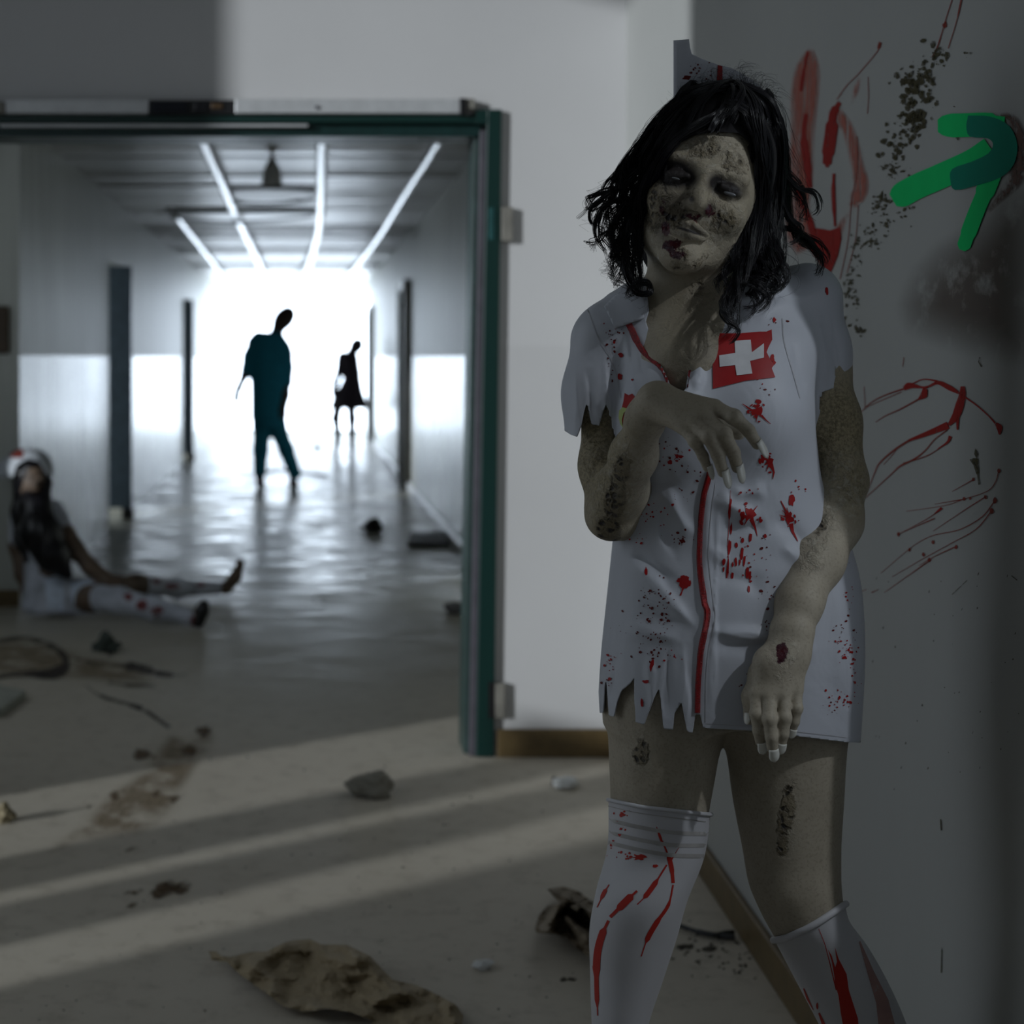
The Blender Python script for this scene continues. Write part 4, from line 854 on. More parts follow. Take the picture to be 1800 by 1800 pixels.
def strands(pts, cnt, s0, s1, cr, turns, rad, frizz=1.0, nc=None):
    G = spline(pts, 5); m = len(G); n = 30; u = np.linspace(0, 1, n)
    G = np.stack([np.interp(u*(m-1), np.arange(m), G[:,j]) for j in range(3)], 1)
    nc = nc or max(4, cnt//13); sp = s0+(s1-s0)*u; per = max(1, cnt//nc)
    for _ in range(nc):                            # a lock: strands that curl together
        a, rr = rng.uniform(0, 6.28), math.sqrt(rng.uniform(0, 1)); ph0 = rng.uniform(0, 6.28); tu = turns*rng.uniform(1.0, 2.1); cc = cr*rng.uniform(.7, 1.9); st = rng.uniform(.15, .4); le = rng.uniform(.75, 1.0)
        k1, k2 = rng.normal(0, 3.0*frizz, 2); f1, f2 = rng.uniform(4, 9, 2); dd0 = rng.uniform(-1, 1)
        for _ in range(per):
            ja, jr = rng.uniform(0, 6.28), math.sqrt(rng.uniform(0, 1))*(2.2+1.8*u)*frizz**.5
            cl = np.clip((u-st)/.35, 0, 1)*cc*rng.uniform(.85, 1.15); th = ph0+rng.normal(0, .16)+u*6.28*tu*rng.uniform(.97, 1.03)
            q1 = rng.normal(0, 1.1*frizz)
            dx = rr*math.cos(a)*sp+cl*np.cos(th)+k1*np.sin(f1*u+a)*(.3+u)+jr*math.cos(ja)+q1*np.sin(9*u+ja)*u
            dyp = rr*math.sin(a)*sp*.6+cl*.55*np.sin(th)+k2*np.sin(f2*u+ph0)*(.3+u)+jr*math.sin(ja)
            dd = (dd0*sp*.8+cl*.9*np.sin(th+.6)+jr*math.cos(ja+1.5))*R2
            L = max(6, int(n*le*rng.uniform(.92, 1.0)))
            X, Y, D = (G[:,0]+dx)[:L], (G[:,1]+dyp)[:L], (D0+G[:,2]+dd)[:L]
            P = np.stack([(X-CX)*D/F, D, H-(Y-CY)*D/F], 1)
            T = np.gradient(P, axis=0); T /= np.linalg.norm(T, axis=1)[:,None]+1e-12
            A = np.cross(T, np.array([.3,1,.2])); A /= np.linalg.norm(A, axis=1)[:,None]+1e-12; Bn = np.cross(T, A)
            r_ = (rad*(1-.75*(np.arange(L)/L)**2)*rng.uniform(.6, 1.3))[:,None]; base = strands.n
            ring = np.stack([P+r_*A, P+r_*(-.5*A+.87*Bn), P+r_*(-.5*A-.87*Bn)], 1).reshape(-1, 3); HV.append(ring)
            i = np.arange(L-1)[:,None]*3+base; k = np.arange(3)[None]; k2_ = (k+1) % 3
            HFc.append(np.stack([i+k, i+k2_, i+3+k2_, i+3+k], -1).reshape(-1, 4)); strands.n += len(ring)
strands.n = 0
for pts, cnt, s0, s1, cr, tn in GUIDES: strands(pts, cnt, s0, s1, cr, tn, .00062)
for pts, cnt, s0, s1, cr, tn in GUIDES[:14]: strands(pts, 22, s0*1.8, s1*2.2, cr*1.5, tn*1.2, .00024, 2.5, 11)
for _ in range(60):                                # flyaway hairs above the crown
    a = rng.uniform(-1.3, 1.0); x, y = 1285+75*math.sin(a), 230-90*math.cos(a); b = a+rng.normal(0, .5); L = rng.uniform(20, 60)
    strands([(x, y, .0), (x+L*.5*math.sin(b), y-L*.5*math.cos(b), .01), (x+L*math.sin(b+.8), y-L*.7*math.cos(b+.8), .01)], 1, 0, 4, 3, 1, .00018, 2)
locks = link('locks', np.concatenate(HV), np.concatenate(HFc), M_hair, hair, True)
# ------------------------------------------------------------------ paint and stains on the walls
bpy.context.view_layer.update(); BW = bvh(wall_right)
M_spray = decal_mat('green_spray', (.0, .62, .16, 1), rough=.85, scale=25, col2=(.0, .52, .13, 1))
M_teal = decal_mat('teal_spray', (.0, .22, .15, 1), rough=.85, scale=25, col2=(.0, .19, .12, 1))
M_brown = decal_mat('brown_overspray', (.13, .06, .04, 1), 1.0, .15, 60, rough=.6)
M_smear = decal_mat('red_smear', (.44, .07, .045, 1), .72, .16, 14, (6, 6, .8), rough=.9, col2=(.44, .17, .12, 1))
M_wblood = decal_mat('wall_blood', (.36, .014, .010, 1), 1.0, .28, 22, (4, 4, 1), rough=.85, col2=(.20, .014, .01, 1))
M_thin = decal_mat('thin_blood', (.30, .035, .02, 1), .85, 0, 30, rough=.85)
M_mould = decal_mat('mould', (.035, .032, .016, 1), .9, .2, 90, rough=.8, col2=(.09, .075, .03, 1))
M_dirt = decal_mat('brown_rub', (.15, .105, .08, 1), .62, .22, 6, (2, 2, 3), rough=.8)
def wall_mark(name, polys, mat, lab, cat, off, step=9, soft=0):
    o = decal(name, polys, BW, mat, wall_right, step, off, 'stuff', soft); return o
wall_mark('brown_smudge', [[(1600,470),(1640,425),(1700,390),(1760,340),(1830,320),(1830,660),(1740,640),(1660,620),(1590,590),(1570,540)]], M_dirt, '', '', .0006, 16, 75)
wall_mark('red_smear', [stroke(spline([(1426,85),(1416,160),(1412,240),(1405,320),(1402,400),(1420,440)],5),[14,30,44,50,52,54,52,50,48,46,46,46,48,50,52,52,50,48,46,46,46,46,46,46,46,46]),
   stroke(spline([(1462,190),(1490,225),(1508,290),(1515,330),(1503,355),(1499,368)],5),[26]*12+[30]*8+[20]*4+[8]*2), stroke(spline([(1513,135),(1505,160),(1497,185)],5), [6,8,10,12,14,14,12,10,8,6,4]), stroke(spline([(1500,365),(1480,395),(1465,440)],5),[4,6,8,10,14,16,18,20,20,18,16])], M_smear, '', '', .0010, 6, 7)
wall_mark('blood_smear', [stroke(spline([(1477,180),(1466,200),(1462,235),(1456,275),(1455,294)],5),[8]*3+[14]*5+[22]*7+[16]*4+[6]*2), stroke(spline([(1421,90),(1413,130),(1409,160)],5),[4]*5+[6]*6), stroke(spline([(1418,200),(1414,240),(1420,290),(1424,330)],5),[8]*6+[14]*6+[10]*4), stroke(spline([(1467,305),(1466,340),(1469,398)],4),[5]*3+[7]*4+[4]*2),
   [(1428,400),(1445,402),(1460,405),(1478,399),(1480,420),(1474,450),(1462,478),(1455,482),(1440,460),(1425,440)], stroke(spline([(1400,330),(1425,390),(1432,430)],4),[8,10,10,10,12,12,10,8,6])], M_wblood, '', '', .0014)
thin = [stroke(spline([(1547,84),(1540,95),(1510,130),(1490,150),(1472,175)],5),1.6), blob(1547,80,3.5,7,9,.2,.2), stroke([(1527,135),(1528,170),(1526,200)],1.2), stroke(spline([(1676,-4),(1662,40),(1650,80),(1640,100)],5),[1.5]*8+[2.2]*8), stroke(spline([(1692,-4),(1682,40),(1668,85)],5),[3]*4+[1.5]*7), blob(1662,44,3.5,6), stroke(spline([(1508,240),(1508,300),(1498,350),(1492,420),(1478,490)],5),1.3), stroke(spline([(1510,360),(1505,420),(1490,480)],5),1.2), stroke([(1520,680),(1522,720)],1), stroke([(1590,628),(1588,645)],1)]
g6 = lambda l: [(1450+.2778*x, 600+.2778*y) for x, y in l]
arc = []
def sp(l, w_): arc.append(stroke(spline(g6(l), 5), np.interp(np.linspace(0, 1, (len(l)-1)*5+1), np.linspace(0, 1, len(w_)), w_)))
sp([(505,300),(545,280),(640,292),(720,262),(790,292),(850,325)], [7,12,4,4,8,9,5]); sp([(560,268),(630,240),(720,252)], [2,2,3]); sp([(640,300),(630,340),(600,365)],[8,13,4])
sp([(850,325),(960,400),(1040,470),(1090,525)], [3,2.5,2,3]); sp([(1088,520),(1110,545),(1112,590)],[5,11,3]); sp([(878,285),(876,340),(860,400),(835,470),(790,530)], [7,11,13,15,15,12,5]); sp([(845,480),(845,560)],[6,3]); sp([(785,530),(700,565),(610,600),(540,625)], [13,10,7,4])
sp([(745,1055),(700,1090)],[5,1.5]); sp([(800,600),(780,640),(720,680)],[6,4,1.5])
wall_mark('blood_splash', arc, M_wblood, '', '', .0014, 7)
def th(l, w_=(1.6,)): thin.append(stroke(spline(g6(l), 5), np.interp(np.linspace(0, 1, (len(l)-1)*5+1), np.linspace(0, 1, max(2, len(w_))), list(w_)*(1 if len(w_) > 1 else 2))))
th([(505,300),(400,335),(300,385),(222,460)],(3,1.2)); th([(490,320),(360,375),(260,420)],(1.5,1)); th([(600,365),(480,430),(390,470),(325,512)],(3,2,1.2)); th([(540,625),(440,690),(350,770),(320,830),(270,960)],(4,3,2,1)); th([(560,625),(480,660),(430,720),(375,780)],(1.5,1)); th([(780,560),(700,620),(640,690),(570,745),(480,790),(420,845),(250,1000)],(2,2,2.5,3.5,2,1.2)); th([(740,670),(660,720),(560,755),(500,770)],(1.5,2,1.5))
for l in ([(945,875),(810,950)],[(1105,820),(1085,890),(1030,950),(880,1000),(760,1040),(520,1075)],[(880,1000),(700,1030)],[(745,1060),(640,1130),(470,1220)],[(1020,985),(900,1060),(780,1140),(690,1200)],[(1080,1010),(1000,1110),(860,1190),(700,1225),(610,1265),(530,1320),(360,1465)],[(1055,1080),(960,1190),(800,1280),(600,1390),(430,1490)],[(830,1300),(700,1360),(600,1420)],[(670,1385),(520,1490),(380,1590)],[(700,1120),(480,1215)],[(180,1600),(270,1570)],[(300,1590),(345,1570)]): th(l, (2.0, 1.2, .8))
for x, y, r in ((945,875,2.4),(1107,820,3),(885,997,2.6),(925,993,2.2),(1022,985,2.8),(1080,1008,4),(1060,1075,4),(835,1302,2.6),(665,1383,3),(690,1272,2.6),(628,1350,2.6),(540,1318,2.4),(470,1220,3)): thin.append(blob(1450+.2778*x, 600+.2778*y, r, r*1.4, 8, .2))
wall_mark('thin_blood_line', thin, M_thin, '', '', .0012, 8)
mo = []
for x, y, sx, sy, n, r1 in ((1650,95,8,10,26,5),(1605,165,12,26,60,6),(1600,215,14,22,70,7),(1580,255,12,16,40,6),(1635,150,8,26,34,6),(1625,130,5,8,8,6),(1602,135,4,7,8,6),(1568,300,8,12,26,4),(1550,360,9,14,34,4),(1535,420,12,20,44,3.5),(1508,450,8,20,30,3),(1495,500,6,20,30,3),(1482,560,7,20,16,4),(1507,536,4,5,5,5),(1512,580,4,9,8,6),(1590,375,10,8,8,4),(1560,395,12,8,10,3),(1600,330,16,20,10,3),(1700,95,6,4,5,2.5),(1682,237,6,12,10,5),(1640,310,4,6,4,4)):
    cluster(x, y, sx, sy, n, 1.2, r1, mo, 2.2)
wall_mark('mould_speck', mo, M_mould, '', '', .0016, 12)
sc = [[(1716,788),(1721,798),(1718,806),(1714,798)], [(1706,808),(1712,805),(1721,806),(1723,832),(1718,834),(1713,818)], stroke([(1720,832),(1723,852)],[2,3]), stroke([(1724,628),(1722,636),(1727,645)],2), stroke([(1675,1045),(1702,1020)],1), stroke([(1780,1012),(1790,1020)],1.5)]
for _ in range(40): x, y = random.uniform(1530, 1795), random.uniform(1000, 1400); sc.append(blob(x, y, random.uniform(.5, 1.3), random.uniform(.6, 3), 6, .2, .3))
wall_mark('scuff', sc+[stroke([(1655,1440),(1656,1460)],2), stroke([(1657,1665),(1656,1710)],1.6)], M_mould, '', '', .0014, 12)
ring = spline([(1752,206),(1778,208),(1793,235),(1797,280),(1786,318),(1762,345),(1738,372)],5)
wall_mark('brown_overspray', [stroke(ring, np.interp(np.linspace(0,1,len(ring)),[0,.3,.6,1],[14,26,34,10])), stroke([(1682,325),(1730,312),(1765,300)],[14,22,22])], M_brown, '', '', .0016, 6, 9)
arrow = empty('painted_arrow', (0,0,0), 'bright green sprayed arrow pointing right on the grey wall', 'graffiti')
arrow['kind'] = 'thing'
ar = [stroke(spline([(1651,221),(1700,220),(1735,219),(1768,222)],6), [22,34,39,42]+[42]*11+[34]*4), stroke(spline([(1572,352),(1610,330),(1660,308),(1712,284),(1745,262)],6),[24,36,42,44]+[44]*18+[44]*3), stroke(spline([(1752,292),(1737,330),(1718,375),(1703,415),(1694,440)],6),[34]*8+[28]*10+[24]*5+[18,10])]
decal('arrow_stroke', ar, BW, M_spray, arrow, 10, .0022)
decal('arrow_head', [spline([(1705,203),(1745,205),(1778,222),(1792,255),(1785,290),(1762,312),(1720,326),(1682,334),(1674,318),(1677,297),(1712,284),(1740,270),(1749,254),(1739,243),(1708,240),(1702,222),(1705,204)],3)[:-1]], BW, M_teal, arrow, 8, .0026)
# ------------------------------------------------------------------ stains on the floor
BF = bvh(floor)
M_mud = decal_mat('mud_stain', (.12, .075, .035, 1), .85, .2, 16, rough=.7, col2=(.09, .055, .028, 1))
M_tar = decal_mat('dark_stain', (.022, .017, .016, 1), .95, .2, 12, rough=.5, col2=(.04, .03, .024, 1))
M_wash = decal_mat('brown_wash', (.19, .13, .07, 1), .55, .14, 8, rough=.7, col2=(.20, .14, .07, 1))
decal('mud_wash', [[(150,1440),(185,1395),(240,1360),(285,1300),(300,1275),(330,1300),(370,1275),(385,1300),(350,1350),(320,1395),(300,1430),(250,1470),(150,1480),(60,1515),(110,1470)]], BF, M_wash, floor, 12, .0010, 'stuff', 20)
md = []
for k in range(26):
    x, y = random.uniform(140, 330), random.uniform(1375, 1465); L = random.uniform(14, 36); md.append(stroke(spline([(x+L*.55,y-L*.8),(x+L*.2,y-L*.3),(x,y)],4), [1,2,3,3.5,5,5,4,3,2]))
for x, y, rx, ry in ((155,1418,8,5),(200,1400,9,8),(275,1396,8,7),(245,1412,5,5),(262,1410,4,3),(282,1412,4,3),(308,1403,12,7),(228,1495,22,5),(250,1325,16,12),(270,1332,7,6),(335,1320,16,12),(360,1285,14,12),(238,1570,14,6),(222,1570,9,5),(258,1577,7,4),(232,1592,16,6),(300,1560,30,10),(320,1562,16,10),(300,1592,5,5),(257,1627,4,2),(285,1565,30,14),(165,1660,3,2),(540,1543,6,2)): md.append(blob(x, y, rx, ry, 14, .35, -.3))
decal('mud_mark', md, BF, M_mud, floor, 6, .0014, 'stuff', 4)
tar = [stroke(spline([(-10,1128),(40,1122),(80,1130),(110,1150),(115,1172),(90,1185),(40,1186),(-10,1190)],5),[6,8,10,10,10,8,8,10,10,8,8,10,12,14,14,14,14,14,16,18,20,22,24,24,24,22,20,18,16,14,14,12,10,10,10,10]), stroke(spline([(60,1128),(110,1150),(160,1165),(215,1170),(270,1180)],5),[5]*8+[7]*8+[18]*5), stroke(spline([(150,1205),(180,1225),(225,1238),(252,1247)],5),[6]*5+[9]*6+[12]*5), stroke(spline([(225,1165),(270,1182),(300,1187),(330,1187)],5),[10]*6+[14]*5+[5]*5), stroke(spline([(190,1200),(230,1205),(275,1208)],5),[8]*11), stroke(spline([(252,1247),(285,1270),(300,1280)],4),[10]*9), blob(195,1150,12,5)]
decal('dark_stain', tar, BF, M_tar, floor, 6, .0012, 'stuff', 3)
decal('brown_puddle', [[(-20,1120),(60,1118),(140,1145),(230,1165),(280,1195),(240,1215),(140,1200),(40,1195),(-20,1200)]], BF, M_wash, floor, 12, .0008, 'stuff', 20)
sp_ = []
for _ in range(120):
    x, y = random.uniform(0, 1100), random.uniform(1330, 1800); sp_.append(blob(x, y, random.uniform(.8, 3), random.uniform(.6, 1.8), 6, .3))
for _ in range(60): x = random.uniform(1180, 1330); y = random.gauss(1660+(x-1180)*.25, 22); sp_.append(blob(x, y, random.uniform(1, 4.5), random.uniform(.8, 2.6), 7, .3))
sp_ += [blob(1203,1665,16,5,12,.3), blob(1248,1668,14,5,12,.3), blob(990,1723,7,4), blob(1005,1722,8,3)]
decal('dirt_speck', sp_, BF, decal_mat('dirt', (.05,.042,.03,1), .75, 0, 40, rough=.8), floor, 16, .0010, 'stuff')
# ------------------------------------------------------------------ things lying on the floor
from mathutils import noise as mnoise
def rock(name, px_, py_, w_px, h_px, mat, lab, cat='stone', seed=0, flat=.6, rough=.28, z=None, rz=0, dep=None):
    p = FL(px_, py_); d = p[1]; rx = w_px/2*d/F; rz_ = h_px/2*d/F; ry = dep or rx*.8
    bm = bmesh.new(); bmesh.ops.create_icosphere(bm, subdivisions=4, radius=1)
    for v in bm.verts:
        q = Vector(v.co); n = mnoise.noise(q*1.3+Vector((seed*7.3, 1, 2)))*rough*1.6+mnoise.noise(q*3.1+Vector((seed, 5, 2)))*rough*.7+mnoise.noise(q*8+Vector((seed, 5, 9)))*rough*.2
        v.co = q*(1+n); v.co.z = max(v.co.z, -.75)
    me = bpy.data.meshes.new(name); bm.to_mesh(me); bm.free()
    for q in me.polygons: q.use_smooth = rough < .35
    me.materials.append(mat); o = bpy.data.objects.new(name, me); COL.objects.link(o)
    o.scale = (rx, ry, rz_); o.location = (p[0], p[1]+ry*.3, .75*rz_*.98+.001); o.rotation_euler = (0, 0, rz)
    return tag(o, lab, cat)
M_stone = plain('grey_stone', (.30,.285,.24,1), .8, var=.3, scale=18, bump=.6)
M_dstone = plain('dark_rubble', (.035,.035,.035,1), .6, var=.3, scale=18, bump=.6)
M_gstone = plain('greenish_rubble', (.06,.075,.062,1), .7, var=.3, scale=18, bump=.5)
M_chalk = plain('white_plaster', (.74,.75,.74,1), .8, var=.12, scale=30, bump=.4)
rock('stone', 652, 1402, 72, 46, M_stone, 'grey rounded stone on the floor in front of the doorway', 'stone', 3)
rock('rubble', 186, 1146, 46, 30, M_gstone, 'greenish chunk of rubble near the dark stains', 'rubble', 5, rough=.4)
rock('rubble', 657, 935, 34, 26, M_dstone, 'dark pointed lump on the corridor floor, right of centre', 'rubble', 8, rough=.42)
rock('rubble', 558, 789, 12, 9, M_dstone, 'tiny dark lump on the far floor left of the distant woman', 'rubble', 11, rough=.35)
rock('rubble', 808, 1080, 46, 22, M_dstone, 'dark lump beside the green door frame', 'rubble', 13, rough=.3)
pc = rock('plaster_piece', 997, 1386, 44, 20, M_chalk, 'white plaster piece with a black end, by the skirting', 'plaster', 15, rough=.3)
e = rock('burnt_end', 978, 1381, 16, 16, M_black, None, None, 17); e.parent = pc; e.matrix_parent_inverse = Matrix.Translation(pc.location).inverted() if False else (Matrix.LocRotScale(pc.location, pc.rotation_euler, pc.scale)).inverted()
for k in ('label', 'category'):
    if k in e: del e[k]
ch = rock('plaster_chip', 848, 1705, 34, 16, M_chalk, 'small whitish plaster chip on the open floor', 'plaster', 19, rough=.35)
rock('rubble', 4, 1447, 36, 34, plain('yellow_brick', (.26,.215,.13,1), .8, var=.3), 'yellowish brick chunk with dark top at the left edge', 'rubble', 21, rough=.4)
p0 = FL(752, 952); mb = MB(); mb.hexa([FL(716,962),FL(792,962),FL(786,945),FL(722,945)], [FL(716,962)+[0,0,.035],FL(792,962)+[0,0,.03],FL(786,945)+[0,0,.05],FL(722,945)+[0,0,.04]])
o = mb.build('tile_shard', M_dstone, None, bevel=.006); tag(o, 'flat dark slab lying against the right corridor skirting', 'slab')
b = rock('plaster_piece', 800, 966, 14, 12, M_chalk, 'small white chip beside the flat dark slab', 'plaster', 23, rough=.3)
mb = MB(); mb.hexa([FL(-60,1262),FL(0,1262),FL(46,1228),FL(-60,1205)], [q+np.array([0,0,.03]) for q in (FL(-60,1262),FL(0,1262),FL(46,1228),FL(-60,1205))])
o = mb.build('board', plain('pale_green_board', (.30,.31,.265,1), .7), None, bevel=.004); tag(o, 'pale broken board lying at the left edge', 'board')
mb = MB(); P = [FL(x, y)+np.array([0,0,.009]) for x, y in spline([(1176,1628),(1200,1636),(1230,1646),(1262,1652),(1292,1655)],5)]; mb.tube(P, [.005]*10+[.0065]*11, 8)
o = mb.build('stick', plain('dark_twig', (.045,.045,.05,1), .7, bump=.5, scale=60), None, smooth=True); tag(o, 'thin dark stick behind the standing woman on the floor', 'stick')
mb = MB(); mb.tube([FL(x, y)+np.array([0,0,.012]) for x, y in ((1252,1655),(1275,1650),(1290,1648))], [.005,.006,.005], 7); mb.build('twig_end', M_dstone, o, smooth=True)
for i, (x, y, w_, lab) in enumerate(((1000,1345,10,'tiny pale crumb'),(625,1325,9,''),(640,1335,8,''))):
    pass
mb = MB(); P = [FL(x, y)+np.array([0,0,.012]) for x, y in spline([(450,835),(490,828),(530,832),(575,838)],5)]; mb.tube(P, .012, 6)
o = mb.build('cable', M_gask, None, smooth=True); tag(o, 'thin dark cable across the corridor floor by the leaning man', 'cable')
# crumpled brown paper: folded sheets with creases
def paper(name, poly, lab, hfun, mat, step=14, th_=.0016, seed=0):
    P = np.asarray(poly, float); pts = []
    for i in range(len(P)):
        a, b_ = P[i], P[(i+1) % len(P)]; k = max(1, int(np.hypot(*(b_-a))/step)); pts += [Vector(a+(b_-a)*j/k) for j in range(k)]
    n = len(pts); lo, hi = P.min(0), P.max(0); random.seed(seed)
    for x in np.arange(lo[0], hi[0], step):
        for y in np.arange(lo[1], hi[1], step*.6): pts.append(Vector((x+random.uniform(-3,3), y+random.uniform(-2,2))))
    r = geometry.delaunay_2d_cdt(pts, [], [list(range(n))], 1, 1e-4); vs = []
    for q in r[0]:
        g = FL(q.x, q.y); h_ = max(.001, hfun(q.x, q.y)); d = g[1]*(H-h_)/H       # lift the point along its own ray
        vs.append(((q.x-CX)*d/F, d, h_))
    o = link(name, vs, r[2], mat, None, False); solid(o, th_, 1); return tag(o, lab, 'paper')
def paper_mat(name, a, b_):
    t = NT(name); v = t.co(); n = t.noise(v, 9, 5, .6); c = t.voro(v, 26, 'DISTANCE_TO_EDGE'); t.set(t.mix(n, a, b_), .75); bb = t.bump(t.ramp(c, [(.0, (0,0,0,1)), (.12, (1,1,1,1))]), .35, .006); t.bump(n, .6, .02, bb); return t.m
M_paper = paper_mat('brown_paper', (.24,.185,.105,1), (.36,.29,.19,1)); M_paper2 = paper_mat('dark_paper', (.13,.095,.06,1), (.27,.22,.155,1))
def ridge(x, y, segs, base):
    h_ = base
    for x0,y0,x1,y1,wd,a in segs:
        e = np.array([x1-x0, y1-y0]); t = np.clip(((x-x0)*e[0]+(y-y0)*e[1])/(e@e), 0, 1); d = math.hypot(x-x0-t*e[0], y-y0-t*e[1]); h_ += a*max(0, 1-d/wd)
    cr_ = abs(mnoise.noise(Vector((x*.017+y*.012, y*.03-x*.006, 1))))+.5*abs(mnoise.noise(Vector((x*.035-y*.02, y*.055, 7))))
    return h_+.020*(.5-cr_)+.004*mnoise.noise(Vector((x*.03, y*.05, 3)))+.002*mnoise.noise(Vector((x*.09, y*.12, 5)))
big = [(366,1671),(380,1672),(388,1680),(404,1682),(440,1673),(470,1672),(500,1656),(520,1652),(545,1650),(565,1660),(610,1660),(650,1680),(690,1722),(735,1732),(762,1745),(800,1765),(815,1785),(808,1830),(640,1840),(655,1795),(620,1778),(575,1772),(530,1778),(500,1768),(460,1740),(420,1712),(398,1690),(372,1688)]
segs = [(500,1658,445,1700,22,.016),(445,1700,480,1745,26,.018),(500,1740,580,1690,20,-.008),(580,1690,640,1680,40,.03),(610,1665,690,1740,34,.022),(500,1660,560,1655,20,.014),(560,1775,640,1785,26,.02),(660,1760,740,1738,14,.016),(680,1775,780,1760,14,-.008),(790,1765,800,1800,16,.02),(380,1676,410,1690,14,.014),(530,1720,545,1680,8,-.004)]
paper('brown_paper_sheet', big, 'large crumpled brown paper sheet on the floor at the bottom', lambda x, y: ridge(x, y, segs, .010), M_paper, 9, seed=4)
wp = [(940,1632),(948,1608),(962,1592),(985,1588),(972,1574),(962,1563),(990,1558),(1015,1566),(1045,1588),(1066,1625),(1064,1668),(1052,1686),(1030,1680),(1012,1664),(996,1648),(978,1642),(944,1640)]
sg = [(985,1590,960,1636,12,.045),(985,1590,1012,1600,10,.05),(1000,1612,1030,1648,13,.065),(962,1564,1000,1580,9,.05),(1000,1580,1048,1610,14,.06),(998,1600,1022,1625,9,-.07),(1030,1650,1052,1684,12,.03),(944,1632,975,1640,8,.02),(1045,1600,1060,1660,12,.05)]
wd = paper('paper_wad', wp, 'crumpled brown paper wad on the floor beside the white stocking', lambda x, y: ridge(x, y, sg, .022)+.012*mnoise.noise(Vector((x*.11, y*.16, 8))), M_paper2, 6, seed=9)
# ------------------------------------------------------------------ the figures in the corridor
def figure(name, d, lab): return empty(name, tuple(W(0, 0, d)*np.array([0,1,0])), lab, 'person')
M_scrub = plain('teal_scrubs', (.02, .34, .52, 1), .75, var=.1); M_sil = plain('dark_wear_silhouette', (.018, .012, .022, 1), .7); M_fskin = plain('far_skin', (.10, .065, .05, 1), .6)
def C(f, d, pts, k=.03):                            # chain of (px, py, dy, radius px)
    P = [W(x, y, d+q) for x, y, q, r in pts]; f.chain(P, [p[3]*d/F for p in pts], k)
# leaning man in teal scrubs
d = 16.2; man = figure('person', d, 'tall man in teal scrubs leaning in the bright corridor')
f = Field(); f.ell(W(498,562,d), (.092,.095,.135), .02, R=rot('Y', math.radians(38))); C(f, d, [(494,572,0,9),(486,584,0,9.5),(479,596,.02,11)])
f.ell(W(497,566,d-.085), (.012,.02,.014), .02); f.ell(W(501,559,d-.08), (.03,.012,.008), .015)
for sx in (-1, 1): f.ell(W(498+8*sx, 563+5*sx, d), (.012,.02,.03), .01)
C(f, d, [(446,602,0,12),(438,632,0,9),(430,660,-.05,7.5),(420,682,-.12,6),(415,694,-.14,6)]); C(f, d, [(505,622,0,11),(505,660,-.02,9),(502,695,-.08,8),(497,722,-.12,7)])
for (hx, hy, hd) in ((415,694,-.14),(497,722,-.12)):
    f.ell(W(hx,hy+4,d+hd), (.03,.03,.05), .02)
    for j in range(4): C(f, d, [(hx-4+j*2.6,hy+8,hd,1.9),(hx-5+j*3.0,hy+15-abs(j-1.5),hd-.02,1.5)], .004)
    C(f, d, [(hx+5,hy+2,hd-.02,2.2),(hx+8,hy+9,hd-.05,1.7)], .01)
C(f, d, [(462,745,0,16),(457,830,0,9),(457,848,0,7)]); C(f, d, [(486,745,0,16),(516,826,0,9),(516,842,0,7)])
for x, y in ((457,852),(514,846)): a, b_ = FL(x, 857), FL(x-2, 857); C(f, d, [(x,849,0,6),(x+.5,850,-.22,4.5)], .03)
f.loft([(590,452,500,0,.10),(640,446,505,0,.12),(740,448,500,0,.12)], d, .05)
V, Q = f.mesh(.011); mbody = link('body', V, Q, M_fskin, man, True)
f = Field(); f.loft([(583,452,494,0,.09),(592,445,502,0,.12),(612,441,509,0,.135),(650,440,509,0,.15),(700,441,506,0,.15),(738,441,503,.0,.16)], d, .04, 2.4)
C(f, d, [(452,598,0,14),(441,626,0,13),(434,652,-.03,12)], .05); C(f, d, [(500,615,0,13),(503,645,0,12),(504,672,-.03,11)], .05)
V, Q = f.mesh(.011); link('scrub_top', V, Q, M_scrub, man, True)
f = Field(); f.loft([(722,444,502,0,.14),(752,445,503,0,.15)], d, .03); C(f, d, [(461,745,0,17),(458,790,0,13.5),(457,828,0,12)], .04); C(f, d, [(485,745,0,17),(503,790,0,13.5),(518,832,0,12)], .04)
V, Q = f.mesh(.011); link('trousers', V, Q, M_scrub, man, True)
f = Field(); f.ell(W(499.5,560,d+.015), (.098,.096,.138), .02, R=rot('Y', math.radians(38))); V, Q = f.mesh(.01); V, T = clip(V, tris(Q), np.where(V[:,1] < d-.03, .02+W(0,553,d)[2]-V[:,2]-.0, -1)); link('hair', V, T, M_sil, man, True)
for (x, y, q) in ((457,853,0),(515,847,0)):
    a = W(x, y, d); a[2] = .045; b_ = a+np.array([.02,-.20,-.012]); f = Field(); f.cap(a, b_, .046, .036, .02); V, Q = f.mesh(.008); link('shoe', V, Q, M_sil, man, True)
